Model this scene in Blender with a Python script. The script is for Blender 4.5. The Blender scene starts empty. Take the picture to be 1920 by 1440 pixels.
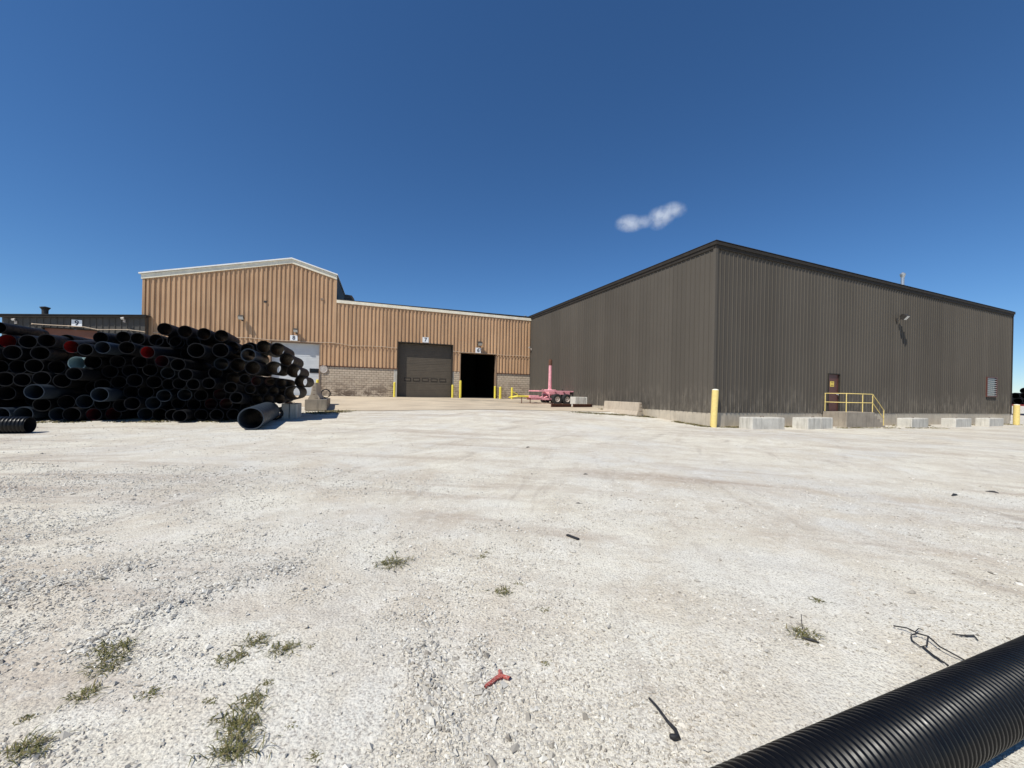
import bpy, bmesh, math, random
import numpy as np
from mathutils import Vector, Matrix, Quaternion
R = math.radians
random.seed(7); rng = np.random.default_rng(11)
scene = bpy.context.scene
COL = scene.collection

# ------------------------------------------------------------------ camera, sky, sun, exposure
F_PX, PX0, PY0, ROLL, EYE = 725.0, 960.0, 735.0, R(1.2), 1.55
cam_d = bpy.data.cameras.new('camera'); cam = bpy.data.objects.new('camera', cam_d); COL.objects.link(cam)
cam.location = (0, 0, EYE); cam.rotation_mode = 'QUATERNION'
cam.rotation_quaternion = Quaternion((1, 0, 0), R(90)) @ Quaternion((0, 0, 1), ROLL)
cam_d.sensor_fit = 'HORIZONTAL'; cam_d.sensor_width = 36.0; cam_d.lens = F_PX / 1920 * 36
cam_d.shift_y = (PY0 - 720) / 1920; cam_d.clip_start = 0.05; cam_d.clip_end = 20000
scene.camera = cam
SUN_EL, SUN_AZ = R(54.5), R(-131)          # azimuth measured from +X towards +Y
SUN = Vector((math.cos(SUN_EL) * math.cos(SUN_AZ), math.cos(SUN_EL) * math.sin(SUN_AZ), math.sin(SUN_EL)))
world = bpy.data.worlds.new('World'); scene.world = world; world.use_nodes = True
wn = world.node_tree.nodes; wl = world.node_tree.links; wn.clear()
sky = wn.new('ShaderNodeTexSky'); sky.sky_type = 'NISHITA'; sky.sun_disc = False
sky.sun_elevation = SUN_EL; sky.sun_rotation = math.atan2(SUN.x, SUN.y)
sky.altitude = 3000; sky.air_density = 1.3; sky.dust_density = 0.0; sky.ozone_density = 8.0
bg = wn.new('ShaderNodeBackground'); bg.inputs['Strength'].default_value = 0.11
wo = wn.new('ShaderNodeOutputWorld')
hsv = wn.new('ShaderNodeHueSaturation'); hsv.inputs['Saturation'].default_value = 1.11
wl.new(sky.outputs[0], hsv.inputs['Color']); wl.new(hsv.outputs[0], bg.inputs['Color']); wl.new(bg.outputs[0], wo.inputs['Surface'])
sun_d = bpy.data.lights.new('sun', 'SUN'); sun_d.energy = 5.0; sun_d.angle = R(0.53); sun_d.color = (1.0, 0.96, 0.87)
sun = bpy.data.objects.new('sun', sun_d); COL.objects.link(sun)
sun.rotation_mode = 'QUATERNION'; sun.rotation_quaternion = SUN.to_track_quat('Z', 'Y'); sun.location = SUN * 60
scene.cycles.volume_bounces = 3
scene.view_settings.view_transform = 'Standard'; scene.view_settings.look = 'None'
scene.view_settings.exposure = 0.0; scene.view_settings.gamma = 1.0; scene.view_settings.use_curve_mapping = False

# ------------------------------------------------------------------ pixels to directions, the lie of the land
CR, SR = math.cos(ROLL), math.sin(ROLL)
def ray(px, py):
    u, v = px - PX0, PY0 - py
    return Vector(((u * CR - v * SR) / F_PX, 1.0, (u * SR + v * CR) / F_PX))
_d = Vector(((2717 - PX0) / F_PX, 1.0, 0)).normalized()
A = Vector((_d.x, _d.y, 0)); B = Vector((-_d.y, _d.x, 0)); UP = Vector((0, 0, 1))
_r = ray(1335.5, 800); C = Vector((_r.x * 19.5, 19.5, 0))          # ground corner of the grey-brown warehouse
def ramp(t, e): return max(0.0, min(1.0, t)) ** e
def G(x, y):
    a = (x - C.x) * A.x + (y - C.y) * A.y; b = (x - C.x) * B.x + (y - C.y) * B.y
    return float(Gn(np.array([x]), np.array([y]))[0])
def Gn(x, y):
    a = (x - C.x) * A.x + (y - C.y) * A.y; b = (x - C.x) * B.x + (y - C.y) * B.y
    t = np.clip(b / 22.0, 0, 1); k = np.clip((a + 17) / 9.0, 0, 1); k = 0.5 + (k * k * (3 - 2 * k))
    t = t * t / (t + 0.03) * 1.03
    return 0.86 * t * (k + (1 - k) * t) - 0.0085 * np.clip(a - 1.5, 0, 45)
def ground(px, py):
    r = ray(px, py); t = 0.5
    while t < 300:
        p = Vector((0, 0, EYE)) + r * t
        if p.z <= G(p.x, p.y): break
        t += 0.02
    p = Vector((0, 0, EYE)) + r * t; p.z = G(p.x, p.y); return p
def onplane(px, py, P, n):
    r = ray(px, py); o = Vector((0, 0, EYE))
    return o + r * ((P - o).dot(n) / r.dot(n))
class Wall:                                # a vertical plane: s along d, out along n
    def __init__(s_, P, d, n): s_.P, s_.d, s_.n = Vector((P.x, P.y, 0)), d, n
    def sz(s_, px, py):
        p = onplane(px, py, s_.P, s_.n); return (p - s_.P).dot(s_.d), p.z
    def w(s_, s, z, out=0.0): return s_.P + s_.d * s + s_.n * out + UP * z
NA = Vector((A.y, -A.x, 0))                # outward normal of walls running along A (towards the yard)
NB = -A                                    # outward normal of the left face
WR = Wall(C, A, NA)                        # right face of the grey-brown warehouse
WL = Wall(C, B, NB)                        # left face
_s, _ = WL.sz(993.5, 700); J = C + B * _s; LJ = _s
T = Vector((math.sin(R(71.3)), math.cos(R(71.3)), 0)); NT = Vector((T.y, -T.x, 0))
WT = Wall(J, T, NT)                        # tan front wall, s negative to the left
ZF = 0.86                                  # warehouse floor level

# ------------------------------------------------------------------ materials
MATS = {}
def nodes_of(name, rough=0.6, metal=0.0, spec=0.5):
    m = bpy.data.materials.new(name); m.use_nodes = True; nt = m.node_tree
    b = nt.nodes['Principled BSDF']; b.inputs['Roughness'].default_value = rough; b.inputs['Metallic'].default_value = metal
    b.inputs['Specular IOR Level'].default_value = spec
    MATS[name] = m; return m, nt, b
def N(nt, t, **k):
    n = nt.nodes.new(t)
    for a, v in k.items():
        if a in n.inputs.keys(): n.inputs[a].default_value = v
        else: setattr(n, a, v)
    return n
def noise(nt, vec, scale, detail=4, rough=0.55, dist=0.0):
    n = N(nt, 'ShaderNodeTexNoise'); n.inputs['Scale'].default_value = scale; n.inputs['Detail'].default_value = detail
    n.inputs['Roughness'].default_value = rough; n.inputs['Distortion'].default_value = dist
    if vec is not None: nt.links.new(vec, n.inputs['Vector'])
    return n.outputs['Fac']
def rampn(nt, fac, p0, p1, c0=(0, 0, 0, 1), c1=(1, 1, 1, 1)):
    r = N(nt, 'ShaderNodeValToRGB'); e = r.color_ramp.elements
    e[0].position, e[1].position = p0, p1; e[0].color, e[1].color = c0, c1
    nt.links.new(fac, r.inputs['Fac']); return r.outputs['Color']
def mix(nt, fac, a, b):
    m = N(nt, 'ShaderNodeMix', data_type='RGBA'); L = nt.links
    def put(v, s):
        if isinstance(v, bpy.types.NodeSocket): L.new(v, s)
        elif isinstance(v, (int, float)): s.default_value = v
        else: s.default_value = (*v, 1) if len(v) == 3 else v
    put(fac, m.inputs['Factor']); put(a, m.inputs['A']); put(b, m.inputs['B']); return m.outputs['Result']
def mathn(nt, op, a, b=0.0):
    m = N(nt, 'ShaderNodeMath', operation=op)
    for v, s in ((a, m.inputs[0]), (b, m.inputs[1])):
        if isinstance(v, bpy.types.NodeSocket): nt.links.new(v, s)
        else: s.default_value = v
    return m.outputs[0]
def geo_pos(nt): return N(nt, 'ShaderNodeNewGeometry').outputs['Position']
def mapping(nt, vec, scale=(1, 1, 1), rot=(0, 0, 0)):
    m = N(nt, 'ShaderNodeMapping'); m.inputs['Scale'].default_value = scale; m.inputs['Rotation'].default_value = rot
    nt.links.new(vec, m.inputs['Vector']); return m.outputs[0]
def bump(nt, b, h, strength, distance):
    n = N(nt, 'ShaderNodeBump'); n.inputs['Strength'].default_value = strength; n.inputs['Distance'].default_value = distance
    nt.links.new(h, n.inputs['Height']); nt.links.new(n.outputs[0], b.inputs['Normal'])
def sepz(nt, pos):
    s = N(nt, 'ShaderNodeSeparateXYZ'); nt.links.new(pos, s.inputs[0]); return s.outputs
def simple(name, col, rough=0.6, metal=0.0, var=0.25, scale=6.0, dirt=None, dirt_at=0.62, fine=40, bumpd=0.0, spec=0.5, stretch=None):
    m, nt, b = nodes_of(name, rough, metal, spec); p = geo_pos(nt)
    if stretch: p = mapping(nt, p, stretch)
    n1 = noise(nt, p, scale, 5); dark = tuple(c * (1 - var) for c in col); lite = tuple(min(1, c * (1 + var * 0.6)) for c in col)
    c = mix(nt, rampn(nt, n1, 0.3, 0.7), dark, lite)
    if dirt is not None:
        n2 = noise(nt, p, scale * 2.3, 6, 0.65); c = mix(nt, rampn(nt, n2, dirt_at, dirt_at + 0.12), c, dirt)
    nt.links.new(c, b.inputs['Base Color'])
    if bumpd: bump(nt, b, noise(nt, p, fine, 4), 0.5, bumpd)
    return m

def mat_gravel():
    m, nt, b = nodes_of('gravel_ground', 0.95, 0, 0.2); p = geo_pos(nt)
    big = noise(nt, p, 0.22, 5, 0.6, 0.4); mid = noise(nt, p, 1.1, 6, 0.62, 0.6); fine = noise(nt, p, 9.0, 6, 0.65)
    def rings(cx, cy, fr, fa, dist):      # wheel tracks swinging round a point in the yard
        v = N(nt, 'ShaderNodeVectorMath', operation='SUBTRACT'); nt.links.new(p, v.inputs[0]); v.inputs[1].default_value = (cx, cy, 0)
        q = sepz(nt, v.outputs[0]); r = mathn(nt, 'SQRT', mathn(nt, 'ADD', mathn(nt, 'MULTIPLY', q[0], q[0]), mathn(nt, 'MULTIPLY', q[1], q[1]))); an = mathn(nt, 'ARCTAN2', q[1], q[0])
        cv = N(nt, 'ShaderNodeCombineXYZ'); nt.links.new(mathn(nt, 'MULTIPLY', r, fr), cv.inputs[0]); nt.links.new(mathn(nt, 'MULTIPLY', an, fa), cv.inputs[1])
        return noise(nt, cv.outputs[0], 1.0, 6, 0.68, dist)
    st = rings(-6.0, -26.0, 1.5, 5.0, 0.5); st2 = rings(24.0, 2.0, 2.2, 6.0, 0.6); st3 = rings(-30.0, 34.0, 1.8, 9.0, 0.5)
    wide = noise(nt, p, 0.13, 4, 0.55, 0.5)
    white, beige, pink, dust = (0.63, 0.61, 0.555), (0.57, 0.51, 0.41), (0.41, 0.335, 0.265), (0.73, 0.69, 0.58)
    c = mix(nt, rampn(nt, big, 0.38, 0.58), white, dust)
    c = mix(nt, mathn(nt, 'MULTIPLY', rampn(nt, mid, 0.42, 0.66), 0.85), c, beige)
    pat = noise(nt, p, 0.45, 8, 0.72, 0.9)
    c = mix(nt, mathn(nt, 'MULTIPLY', rampn(nt, pat, 0.50, 0.66), 0.60), c, (0.50, 0.42, 0.325))
    c = mix(nt, mathn(nt, 'MULTIPLY', mathn(nt, 'MULTIPLY', rampn(nt, st, 0.48, 0.64), rampn(nt, wide, 0.40, 0.56)), 0.9), c, pink)
    c = mix(nt, mathn(nt, 'MULTIPLY', mathn(nt, 'MULTIPLY', rampn(nt, st2, 0.54, 0.66), rampn(nt, pat, 0.40, 0.6)), 0.7), c, (0.36, 0.31, 0.255))
    c = mix(nt, mathn(nt, 'MULTIPLY', rampn(nt, st3, 0.56, 0.70), 0.4), c, (0.78, 0.75, 0.68))
    g = noise(nt, p, 70, 3, 0.7); g2 = N(nt, 'ShaderNodeTexVoronoi'); g2.inputs['Scale'].default_value = 55; nt.links.new(p, g2.inputs['Vector'])
    spk = noise(nt, p, 16, 5, 0.75)
    c = mix(nt, mathn(nt, 'MULTIPLY', rampn(nt, spk, 0.57, 0.70), 0.55), c, (0.30, 0.265, 0.23))
    c = mix(nt, rampn(nt, g, 0.33, 0.5), (0.30, 0.265, 0.23), c)
    c = mix(nt, mathn(nt, 'MULTIPLY', rampn(nt, fine, 0.52, 0.72), 0.45), c, (0.78, 0.75, 0.68))
    nt.links.new(c, b.inputs['Base Color'])
    h = mathn(nt, 'ADD', mathn(nt, 'MULTIPLY', g2.outputs['Distance'], -0.7), mathn(nt, 'ADD', g, mathn(nt, 'MULTIPLY', fine, 2.2)))
    bump(nt, b, h, 0.7, 0.010)
    return m
def mat_stone():
    m, nt, b = nodes_of('gravel_stone', 0.9, 0, 0.25)
    at = N(nt, 'ShaderNodeAttribute', attribute_name='tone'); p = geo_pos(nt)
    c = rampn(nt, at.outputs['Fac'], 0.0, 1.0, (0.27, 0.245, 0.21, 1), (0.70, 0.675, 0.61, 1))
    c = mix(nt, rampn(nt, noise(nt, p, 1.3, 4), 0.5, 0.7), c, mix(nt, 0.5, c, (0.54, 0.465, 0.37)))
    nt.links.new(c, b.inputs['Base Color']); bump(nt, b, noise(nt, p, 240, 3), 0.4, 0.002); return m
def mat_apron():
    m, nt, b = nodes_of('apron_concrete', 0.85, 0, 0.3); p = geo_pos(nt)
    c = mix(nt, rampn(nt, noise(nt, p, 0.5, 6, 0.6), 0.35, 0.68), (0.60, 0.505, 0.375), (0.49, 0.405, 0.30))
    tr = noise(nt, mapping(nt, p, (0.25, 1.6, 1), (0, 0, R(58))), 1.1, 5, 0.6, 1.2)
    near = N(nt, 'ShaderNodeVectorMath', operation='DISTANCE'); nt.links.new(p, near.inputs[0]); q = WT.w(-4.0, ZF, 4.0); near.inputs[1].default_value = q
    nf = rampn(nt, mathn(nt, 'DIVIDE', near.outputs['Value'], 12.0), 0.15, 1.0, (1, 1, 1, 1), (0.15, 0.15, 0.15, 1))
    c = mix(nt, mathn(nt, 'MULTIPLY', rampn(nt, tr, 0.45, 0.62), mathn(nt, 'MULTIPLY', nf, 0.75)), c, (0.13, 0.115, 0.10))
    c = mix(nt, mathn(nt, 'MULTIPLY', rampn(nt, noise(nt, p, 14, 5, 0.7), 0.5, 0.75), 0.4), c, (0.22, 0.19, 0.16))
    nt.links.new(c, b.inputs['Base Color']); bump(nt, b, noise(nt, p, 30, 4), 0.3, 0.006); return m
def panel_tone(nt, c, amt):               # sheets from different coils never match exactly
    rnd = N(nt, 'ShaderNodeObjectInfo').outputs['Random']; v = mathn(nt, 'ADD', 1.0 - amt / 2, mathn(nt, 'MULTIPLY', rnd, amt))
    h = N(nt, 'ShaderNodeHueSaturation'); nt.links.new(c, h.inputs['Color']); nt.links.new(v, h.inputs['Value']); return h.outputs[0]
def mat_tan():
    m, nt, b = nodes_of('tan_siding', 0.7, 0.0, 0.2); p = geo_pos(nt)
    c = mix(nt, rampn(nt, noise(nt, p, 0.35, 5), 0.35, 0.7), (0.575, 0.375, 0.222), (0.505, 0.318, 0.184))
    sv = noise(nt, mapping(nt, p, (3.2, 3.2, 0.12)), 2.0, 5, 0.6)
    c = mix(nt, mathn(nt, 'MULTIPLY', rampn(nt, sv, 0.50, 0.75), 0.75), c, (0.22, 0.135, 0.085))
    sp = noise(nt, mapping(nt, p, (5, 5, 1.5)), 3, 6, 0.7)
    c = mix(nt, mathn(nt, 'MULTIPLY', rampn(nt, sp, 0.62, 0.78), 0.5), c, (0.50, 0.36, 0.24))
    c = panel_tone(nt, c, 0.10)
    nt.links.new(c, b.inputs['Base Color']); bump(nt, b, noise(nt, p, 3, 3), 0.2, 0.02); return m
def mat_brown():
    m, nt, b = nodes_of('grey_brown_siding', 0.72, 0.0, 0.15); p = geo_pos(nt); z = sepz(nt, p)
    c = mix(nt, rampn(nt, noise(nt, p, 0.2, 4), 0.3, 0.7), (0.091, 0.079, 0.065), (0.104, 0.091, 0.075))
    sv = noise(nt, mapping(nt, p, (2.2, 2.2, 0.15)), 1.5, 6, 0.65)
    c = mix(nt, mathn(nt, 'MULTIPLY', rampn(nt, sv, 0.55, 0.8), 0.25), c, (0.13, 0.112, 0.09))
    low = rampn(nt, mathn(nt, 'DIVIDE', mathn(nt, 'ADD', z[2], mathn(nt, 'MULTIPLY', noise(nt, p, 0.6, 4), 2.2)), 5.0), 0.42, 0.66, (1, 1, 1, 1), (0, 0, 0, 1))
    sc = rampn(nt, noise(nt, mapping(nt, p, (2.5, 2.5, 0.7)), 1.6, 7, 0.72), 0.46, 0.66)
    c = mix(nt, mathn(nt, 'MULTIPLY', mathn(nt, 'MULTIPLY', low, sc), 0.9), c, (0.20, 0.175, 0.14))
    sc2 = rampn(nt, noise(nt, mapping(nt, p, (1.5, 1.5, 0.9)), 2.6, 6, 0.7), 0.58, 0.68)
    c = mix(nt, mathn(nt, 'MULTIPLY', mathn(nt, 'MULTIPLY', low, sc2), 0.8), c, (0.055, 0.048, 0.042))
    c = panel_tone(nt, c, 0.16)
    nt.links.new(c, b.inputs['Base Color']); bump(nt, b, noise(nt, mapping(nt, p, (1, 1, 0.35)), 1.3, 3), 0.35, 0.05); return m
def mat_block():
    m, nt, b = nodes_of('block_masonry', 0.9, 0, 0.2); p = geo_pos(nt); z = sepz(nt, p)
    c = mix(nt, rampn(nt, noise(nt, p, 1.6, 5, 0.65), 0.3, 0.7), (0.56, 0.47, 0.365), (0.46, 0.375, 0.285))
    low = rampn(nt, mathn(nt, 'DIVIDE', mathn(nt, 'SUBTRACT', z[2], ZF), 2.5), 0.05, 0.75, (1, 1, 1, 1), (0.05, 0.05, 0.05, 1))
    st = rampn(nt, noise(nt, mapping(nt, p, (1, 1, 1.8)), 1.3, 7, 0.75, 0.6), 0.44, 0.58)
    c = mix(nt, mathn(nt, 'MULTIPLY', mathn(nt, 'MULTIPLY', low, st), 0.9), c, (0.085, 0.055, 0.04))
    nt.links.new(c, b.inputs['Base Color']); bump(nt, b, noise(nt, p, 25, 4), 0.5, 0.01); return m
def mat_conc(name, c0, c1, streak=(0.20, 0.18, 0.15), amt=0.5):
    m, nt, b = nodes_of(name, 0.88, 0, 0.25); p = geo_pos(nt)
    c = mix(nt, rampn(nt, noise(nt, p, 2.2, 6, 0.65), 0.3, 0.7), c0, c1)
    sv = noise(nt, mapping(nt, p, (3.5, 3.5, 0.35)), 1.8, 6, 0.68)
    c = mix(nt, mathn(nt, 'MULTIPLY', rampn(nt, sv, 0.48, 0.7), amt), c, streak)
    c = mix(nt, mathn(nt, 'MULTIPLY', rampn(nt, noise(nt, p, 22, 5, 0.7), 0.52, 0.72), 0.35), c, tuple(k * 0.6 for k in c0))
    nt.links.new(c, b.inputs['Base Color']); bump(nt, b, noise(nt, p, 18, 6, 0.7), 0.6, 0.012); return m
def mat_pipe(name, col, rough, dust=0.25):
    m, nt, b = nodes_of(name, rough, 0, 0.24); tc = N(nt, 'ShaderNodeTexCoord').outputs['Object']; p = geo_pos(nt)
    oi = N(nt, 'ShaderNodeObjectInfo').outputs['Random']
    c = mix(nt, oi, tuple(k * 0.7 for k in col), tuple(k * 1.5 for k in col))
    n = noise(nt, p, 4.5, 6, 0.7); c = mix(nt, mathn(nt, 'MULTIPLY', rampn(nt, n, 0.5, 0.8), dust), c, (0.13, 0.12, 0.105))
    sp = noise(nt, p, 60, 3, 0.6); c = mix(nt, mathn(nt, 'MULTIPLY', rampn(nt, sp, 0.70, 0.78), dust), c, (0.35, 0.33, 0.30))
    nt.links.new(c, b.inputs['Base Color'])
    rr = rampn(nt, noise(nt, p, 7, 5), 0.3, 0.7, (rough * 0.8,) * 3 + (1,), (min(1, rough * 1.3),) * 3 + (1,)); nt.links.new(rr, b.inputs['Roughness'])
    bump(nt, b, noise(nt, p, 9, 4), 0.15, 0.01); return m
M_GRAV, M_STONE, M_APRON, M_TAN, M_BROWN, M_BLOCK = mat_gravel(), mat_stone(), mat_apron(), mat_tan(), mat_brown(), mat_block()
M_PLINTH = mat_conc('plinth_concrete', (0.56, 0.49, 0.385), (0.45, 0.39, 0.31), (0.27, 0.23, 0.18))
M_CBLOCK = mat_conc('cast_block_concrete', (0.66, 0.63, 0.56), (0.50, 0.475, 0.42), (0.22, 0.20, 0.165), 0.65)
M_BARR = mat_conc('barrier_concrete', (0.52, 0.44, 0.34), (0.43, 0.36, 0.28), (0.27, 0.22, 0.17), 0.5)
M_DCONC = mat_conc('stained_concrete', (0.37, 0.32, 0.255), (0.27, 0.23, 0.185), (0.14, 0.12, 0.095), 0.6)
M_MORT = simple('dark_mortar', (0.16, 0.115, 0.085), 0.95, 0, 0.3, 3)
M_CREAM = simple('cream_trim', (0.84, 0.77, 0.61), 0.5, 0, 0.15, 3)
M_WROOF = simple('pale_roof_metal', (0.85, 0.85, 0.82), 0.5, 0.0, 0.1, 2)
M_DTRIM = simple('dark_trim', (0.040, 0.034, 0.028), 0.7, 0.0, 0.2, 3, spec=0.15)
M_DROOF = simple('dark_roof', (0.05, 0.05, 0.05), 0.8, 0, 0.2, 3)
M_JAMB = simple('jamb_tan', (0.30, 0.20, 0.13), 0.6, 0, 0.2, 4)
M_DDOOR = simple('brown_door_steel', (0.105, 0.085, 0.062), 0.55, 0, 0.12, 2, spec=0.4)
M_GLASSD = simple('dark_pane', (0.012, 0.013, 0.015), 0.12, 0, 0.2, 4)
M_WDOOR = simple('white_door_steel', (0.62, 0.64, 0.65), 0.5, 0, 0.08, 2, (0.45, 0.45, 0.43), 0.66)
M_RDOOR = simple('red_brown_door', (0.20, 0.075, 0.04), 0.6, 0, 0.2, 2)
M_MDOOR = simple('maroon_door', (0.11, 0.038, 0.028), 0.5, 0, 0.2, 4)
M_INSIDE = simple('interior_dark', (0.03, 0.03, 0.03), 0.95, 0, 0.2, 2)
M_CHAR = simple('charcoal_siding', (0.070, 0.064, 0.056), 0.75, 0, 0.15, 1.5, stretch=(1, 1, 0.2))
M_YEL = simple('yellow_paint', (0.80, 0.66, 0.08), 0.5, 0, 0.12, 8, (0.50, 0.38, 0.12), 0.66)
M_YEL2 = simple('faded_yellow_paint', (0.80, 0.62, 0.22), 0.5, 0, 0.12, 10, (0.58, 0.46, 0.22), 0.6)
M_YCAP = simple('pale_cap', (0.80, 0.76, 0.62), 0.7, 0, 0.1, 10)
M_PINK = simple('pink_paint', (0.80, 0.36, 0.40), 0.6, 0, 0.22, 6, (0.52, 0.24, 0.22), 0.60)
M_RUST = simple('rusty_steel', (0.15, 0.065, 0.04), 0.85, 0.2, 0.35, 9, (0.06, 0.035, 0.03), 0.55, bumpd=0.004)
M_TYRE = simple('tyre_rubber', (0.018, 0.018, 0.018), 0.8, 0, 0.2, 8, (0.06, 0.055, 0.05), 0.6)
M_RIM = simple('wheel_rim_paint', (0.62, 0.55, 0.48), 0.5, 0.1, 0.15, 10, (0.25, 0.16, 0.12), 0.66)
M_SIGNW = simple('sign_white', (0.85, 0.86, 0.86), 0.5, 0, 0.04, 5)
M_SIGNK = simple('sign_ink', (0.015, 0.022, 0.045), 0.6, 0, 0.1, 5)
M_SIGNY = simple('sign_yellow', (0.82, 0.60, 0.10), 0.5, 0, 0.08, 20)
M_LAMP = simple('lamp_bronze', (0.05, 0.043, 0.037), 0.5, 0.3, 0.2, 10)
M_LENS = simple('lamp_lens', (0.55, 0.56, 0.55), 0.15, 0, 0.1, 10)
M_GALV = simple('galvanised', (0.55, 0.56, 0.57), 0.4, 0.7, 0.15, 8)
M_COND = simple('conduit_cream', (0.50, 0.385, 0.275), 0.5, 0, 0.12, 4)
M_LOUV = simple('louver_grey', (0.50, 0.50, 0.49), 0.5, 0.3, 0.12, 8)
M_PLATE = simple('weathered_plate', (0.50, 0.45, 0.40), 0.6, 0, 0.25, 9, (0.34, 0.22, 0.18), 0.55)
M_PIPE = mat_pipe('black_plastic', (0.0065, 0.007, 0.009), 0.60, 0.03)
M_PIPEB = mat_pipe('blue_black_plastic', (0.022, 0.030, 0.042), 0.38, 0.12)
M_LOOSE = mat_pipe('loose_pipe_plastic', (0.040, 0.052, 0.068), 0.42, 0.14)
M_CORR = mat_pipe('corrugated_plastic', (0.0045, 0.0045, 0.005), 0.34, 0.07)
M_LRED = simple('red_liner', (0.30, 0.012, 0.014), 0.5, 0, 0.25, 4)
M_LMAR = simple('maroon_liner', (0.075, 0.008, 0.014), 0.5, 0, 0.25, 4)
M_LBLU = simple('pale_blue_liner', (0.40, 0.58, 0.64), 0.5, 0, 0.15, 4)
M_GRASS = simple('grass_blade', (0.125, 0.125, 0.042), 0.7, 0, 0.4, 30, (0.26, 0.20, 0.10), 0.50, spec=0.2)
M_STRAW = simple('dry_weed', (0.24, 0.20, 0.10), 0.8, 0, 0.4, 12, (0.10, 0.10, 0.04), 0.5, spec=0.2)
M_REDPL = simple('red_plastic', (0.40, 0.075, 0.06), 0.75, 0, 0.35, 60, (0.50, 0.36, 0.30), 0.52)
M_SCRAP = simple('black_rubber', (0.022, 0.022, 0.024), 0.6, 0, 0.3, 30, (0.12, 0.11, 0.10), 0.6)
M_TRAIL = simple('red_trailer_paint', (0.22, 0.03, 0.028), 0.5, 0, 0.2, 4)

# ------------------------------------------------------------------ mesh helpers
class MB:
    def __init__(s): s.v, s.f, s.sm = [], [], []
    def add(s, vs, fs, smooth=False):
        o = len(s.v); s.v += [tuple(v) for v in vs]
        for f in fs: s.f.append(tuple(i + o for i in f)); s.sm.append(smooth)
        return s
    def box(s, c, h, ax=(Vector((1, 0, 0)), Vector((0, 1, 0)), UP), bev=0.0):
        c = Vector(c); x, y, z = [a * k for a, k in zip(ax, h)]
        if bev <= 0:
            vs = [c + x * i + y * j + z * k for k in (-1, 1) for j in (-1, 1) for i in (-1, 1)]
            return s.add(vs, [(0, 2, 3, 1), (4, 5, 7, 6), (0, 1, 5, 4), (2, 6, 7, 3), (0, 4, 6, 2), (1, 3, 7, 5)])
        bm = bmesh.new(); bmesh.ops.create_cube(bm, size=2)
        for v in bm.verts: v.co = Vector((v.co.x * h[0], v.co.y * h[1], v.co.z * h[2]))
        bmesh.ops.bevel(bm, geom=bm.edges[:], offset=bev, segments=2, profile=0.6, affect='EDGES')
        bm.verts.index_update(); X, Y, Z = ax
        vs = [c + X * v.co.x + Y * v.co.y + Z * v.co.z for v in bm.verts]; fs = [[v.index for v in f.verts] for f in bm.faces]
        bm.free(); return s.add(vs, fs)
    def quad(s, a, b, c, d): return s.add([a, b, c, d], [(0, 1, 2, 3)])
    def tube(s, pts, r, n=8, caps=True):
        pts = [Vector(p) for p in pts]; rs = r if isinstance(r, (list, tuple)) else [r] * len(pts); o = []
        t0 = (pts[1] - pts[0]).normalized(); ref = UP if abs(t0.z) < 0.9 else Vector((1, 0, 0)); u = t0.cross(ref).normalized()
        for i, p in enumerate(pts):
            t = ((pts[min(i + 1, len(pts) - 1)] - pts[max(i - 1, 0)])).normalized()
            u = (u - t * u.dot(t)).normalized(); w = t.cross(u)
            o += [p + (u * math.cos(k * 2 * math.pi / n) + w * math.sin(k * 2 * math.pi / n)) * rs[i] for k in range(n)]
        L = len(pts); fs = [(i * n + k, i * n + (k + 1) % n, (i + 1) * n + (k + 1) % n, (i + 1) * n + k) for i in range(L - 1) for k in range(n)]
        s.add(o, fs, True)
        if caps: s.add(o[:n], [tuple(range(n - 1, -1, -1))]); s.add(o[-n:], [tuple(range(n))])
        return s
    def lathe(s, c, axis, prof, n=32, smooth=True, split=True):   # prof: (distance along axis, radius)
        c, axis = Vector(c), Vector(axis).normalized(); ref = UP if abs(axis.z) < 0.9 else Vector((1, 0, 0))
        u = axis.cross(ref).normalized(); w = axis.cross(u)
        ring = lambda d, r: [c + axis * d + (u * math.cos(k * 2 * math.pi / n) + w * math.sin(k * 2 * math.pi / n)) * r for k in range(n)]
        if not split:
            o = []
            for d, r in prof: o += ring(d, r)
            s.add(o, [(i * n + k, (i + 1) * n + k, (i + 1) * n + (k + 1) % n, i * n + (k + 1) % n) for i in range(len(prof) - 1) for k in range(n)], smooth)
        else:
            for (d0, r0), (d1, r1) in zip(prof, prof[1:]):
                s.add(ring(d0, r0) + ring(d1, r1), [(k, n + k, n + (k + 1) % n, (k + 1) % n) for k in range(n)], smooth)
        return s
    def prism(s, poly, off):              # poly: list of world points, extruded by vector off
        n = len(poly); p = [Vector(q) for q in poly]; q = [a + off for a in p]
        return s.add(p + q, [tuple(range(n - 1, -1, -1)), tuple(range(n, 2 * n))] + [(i, (i + 1) % n, n + (i + 1) % n, n + i) for i in range(n)])
    def mesh(s, name, mat):
        m = bpy.data.meshes.new(name); m.from_pydata(s.v, [], s.f); m.materials.append(mat)
        m.polygons.foreach_set('use_smooth', s.sm); m.update(); return m
    def build(s, name, mat, parent=None): return link(name, s.mesh(name, mat), parent)
def link(name, data, parent=None, loc=None):
    o = bpy.data.objects.new(name, data); COL.objects.link(o)
    if loc is not None: o.location = loc
    if parent is not None:
        o.parent = parent; o.matrix_parent_inverse = Matrix.Translation(-parent.location) if parent.type == 'EMPTY' or parent.location.length > 0 else Matrix()
    return o
def tag(o, label, cat, group=None, kind=None):
    o['label'] = label; o['category'] = cat
    if group: o['group'] = group
    if kind: o['kind'] = kind
    return o
def thing(name, loc, label, cat, group=None):
    o = bpy.data.objects.new(name, None); COL.objects.link(o); o.location = loc; o.empty_display_size = 0.2
    return tag(o, label, cat, group)
def structure(o): o['kind'] = 'structure'; return o
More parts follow.
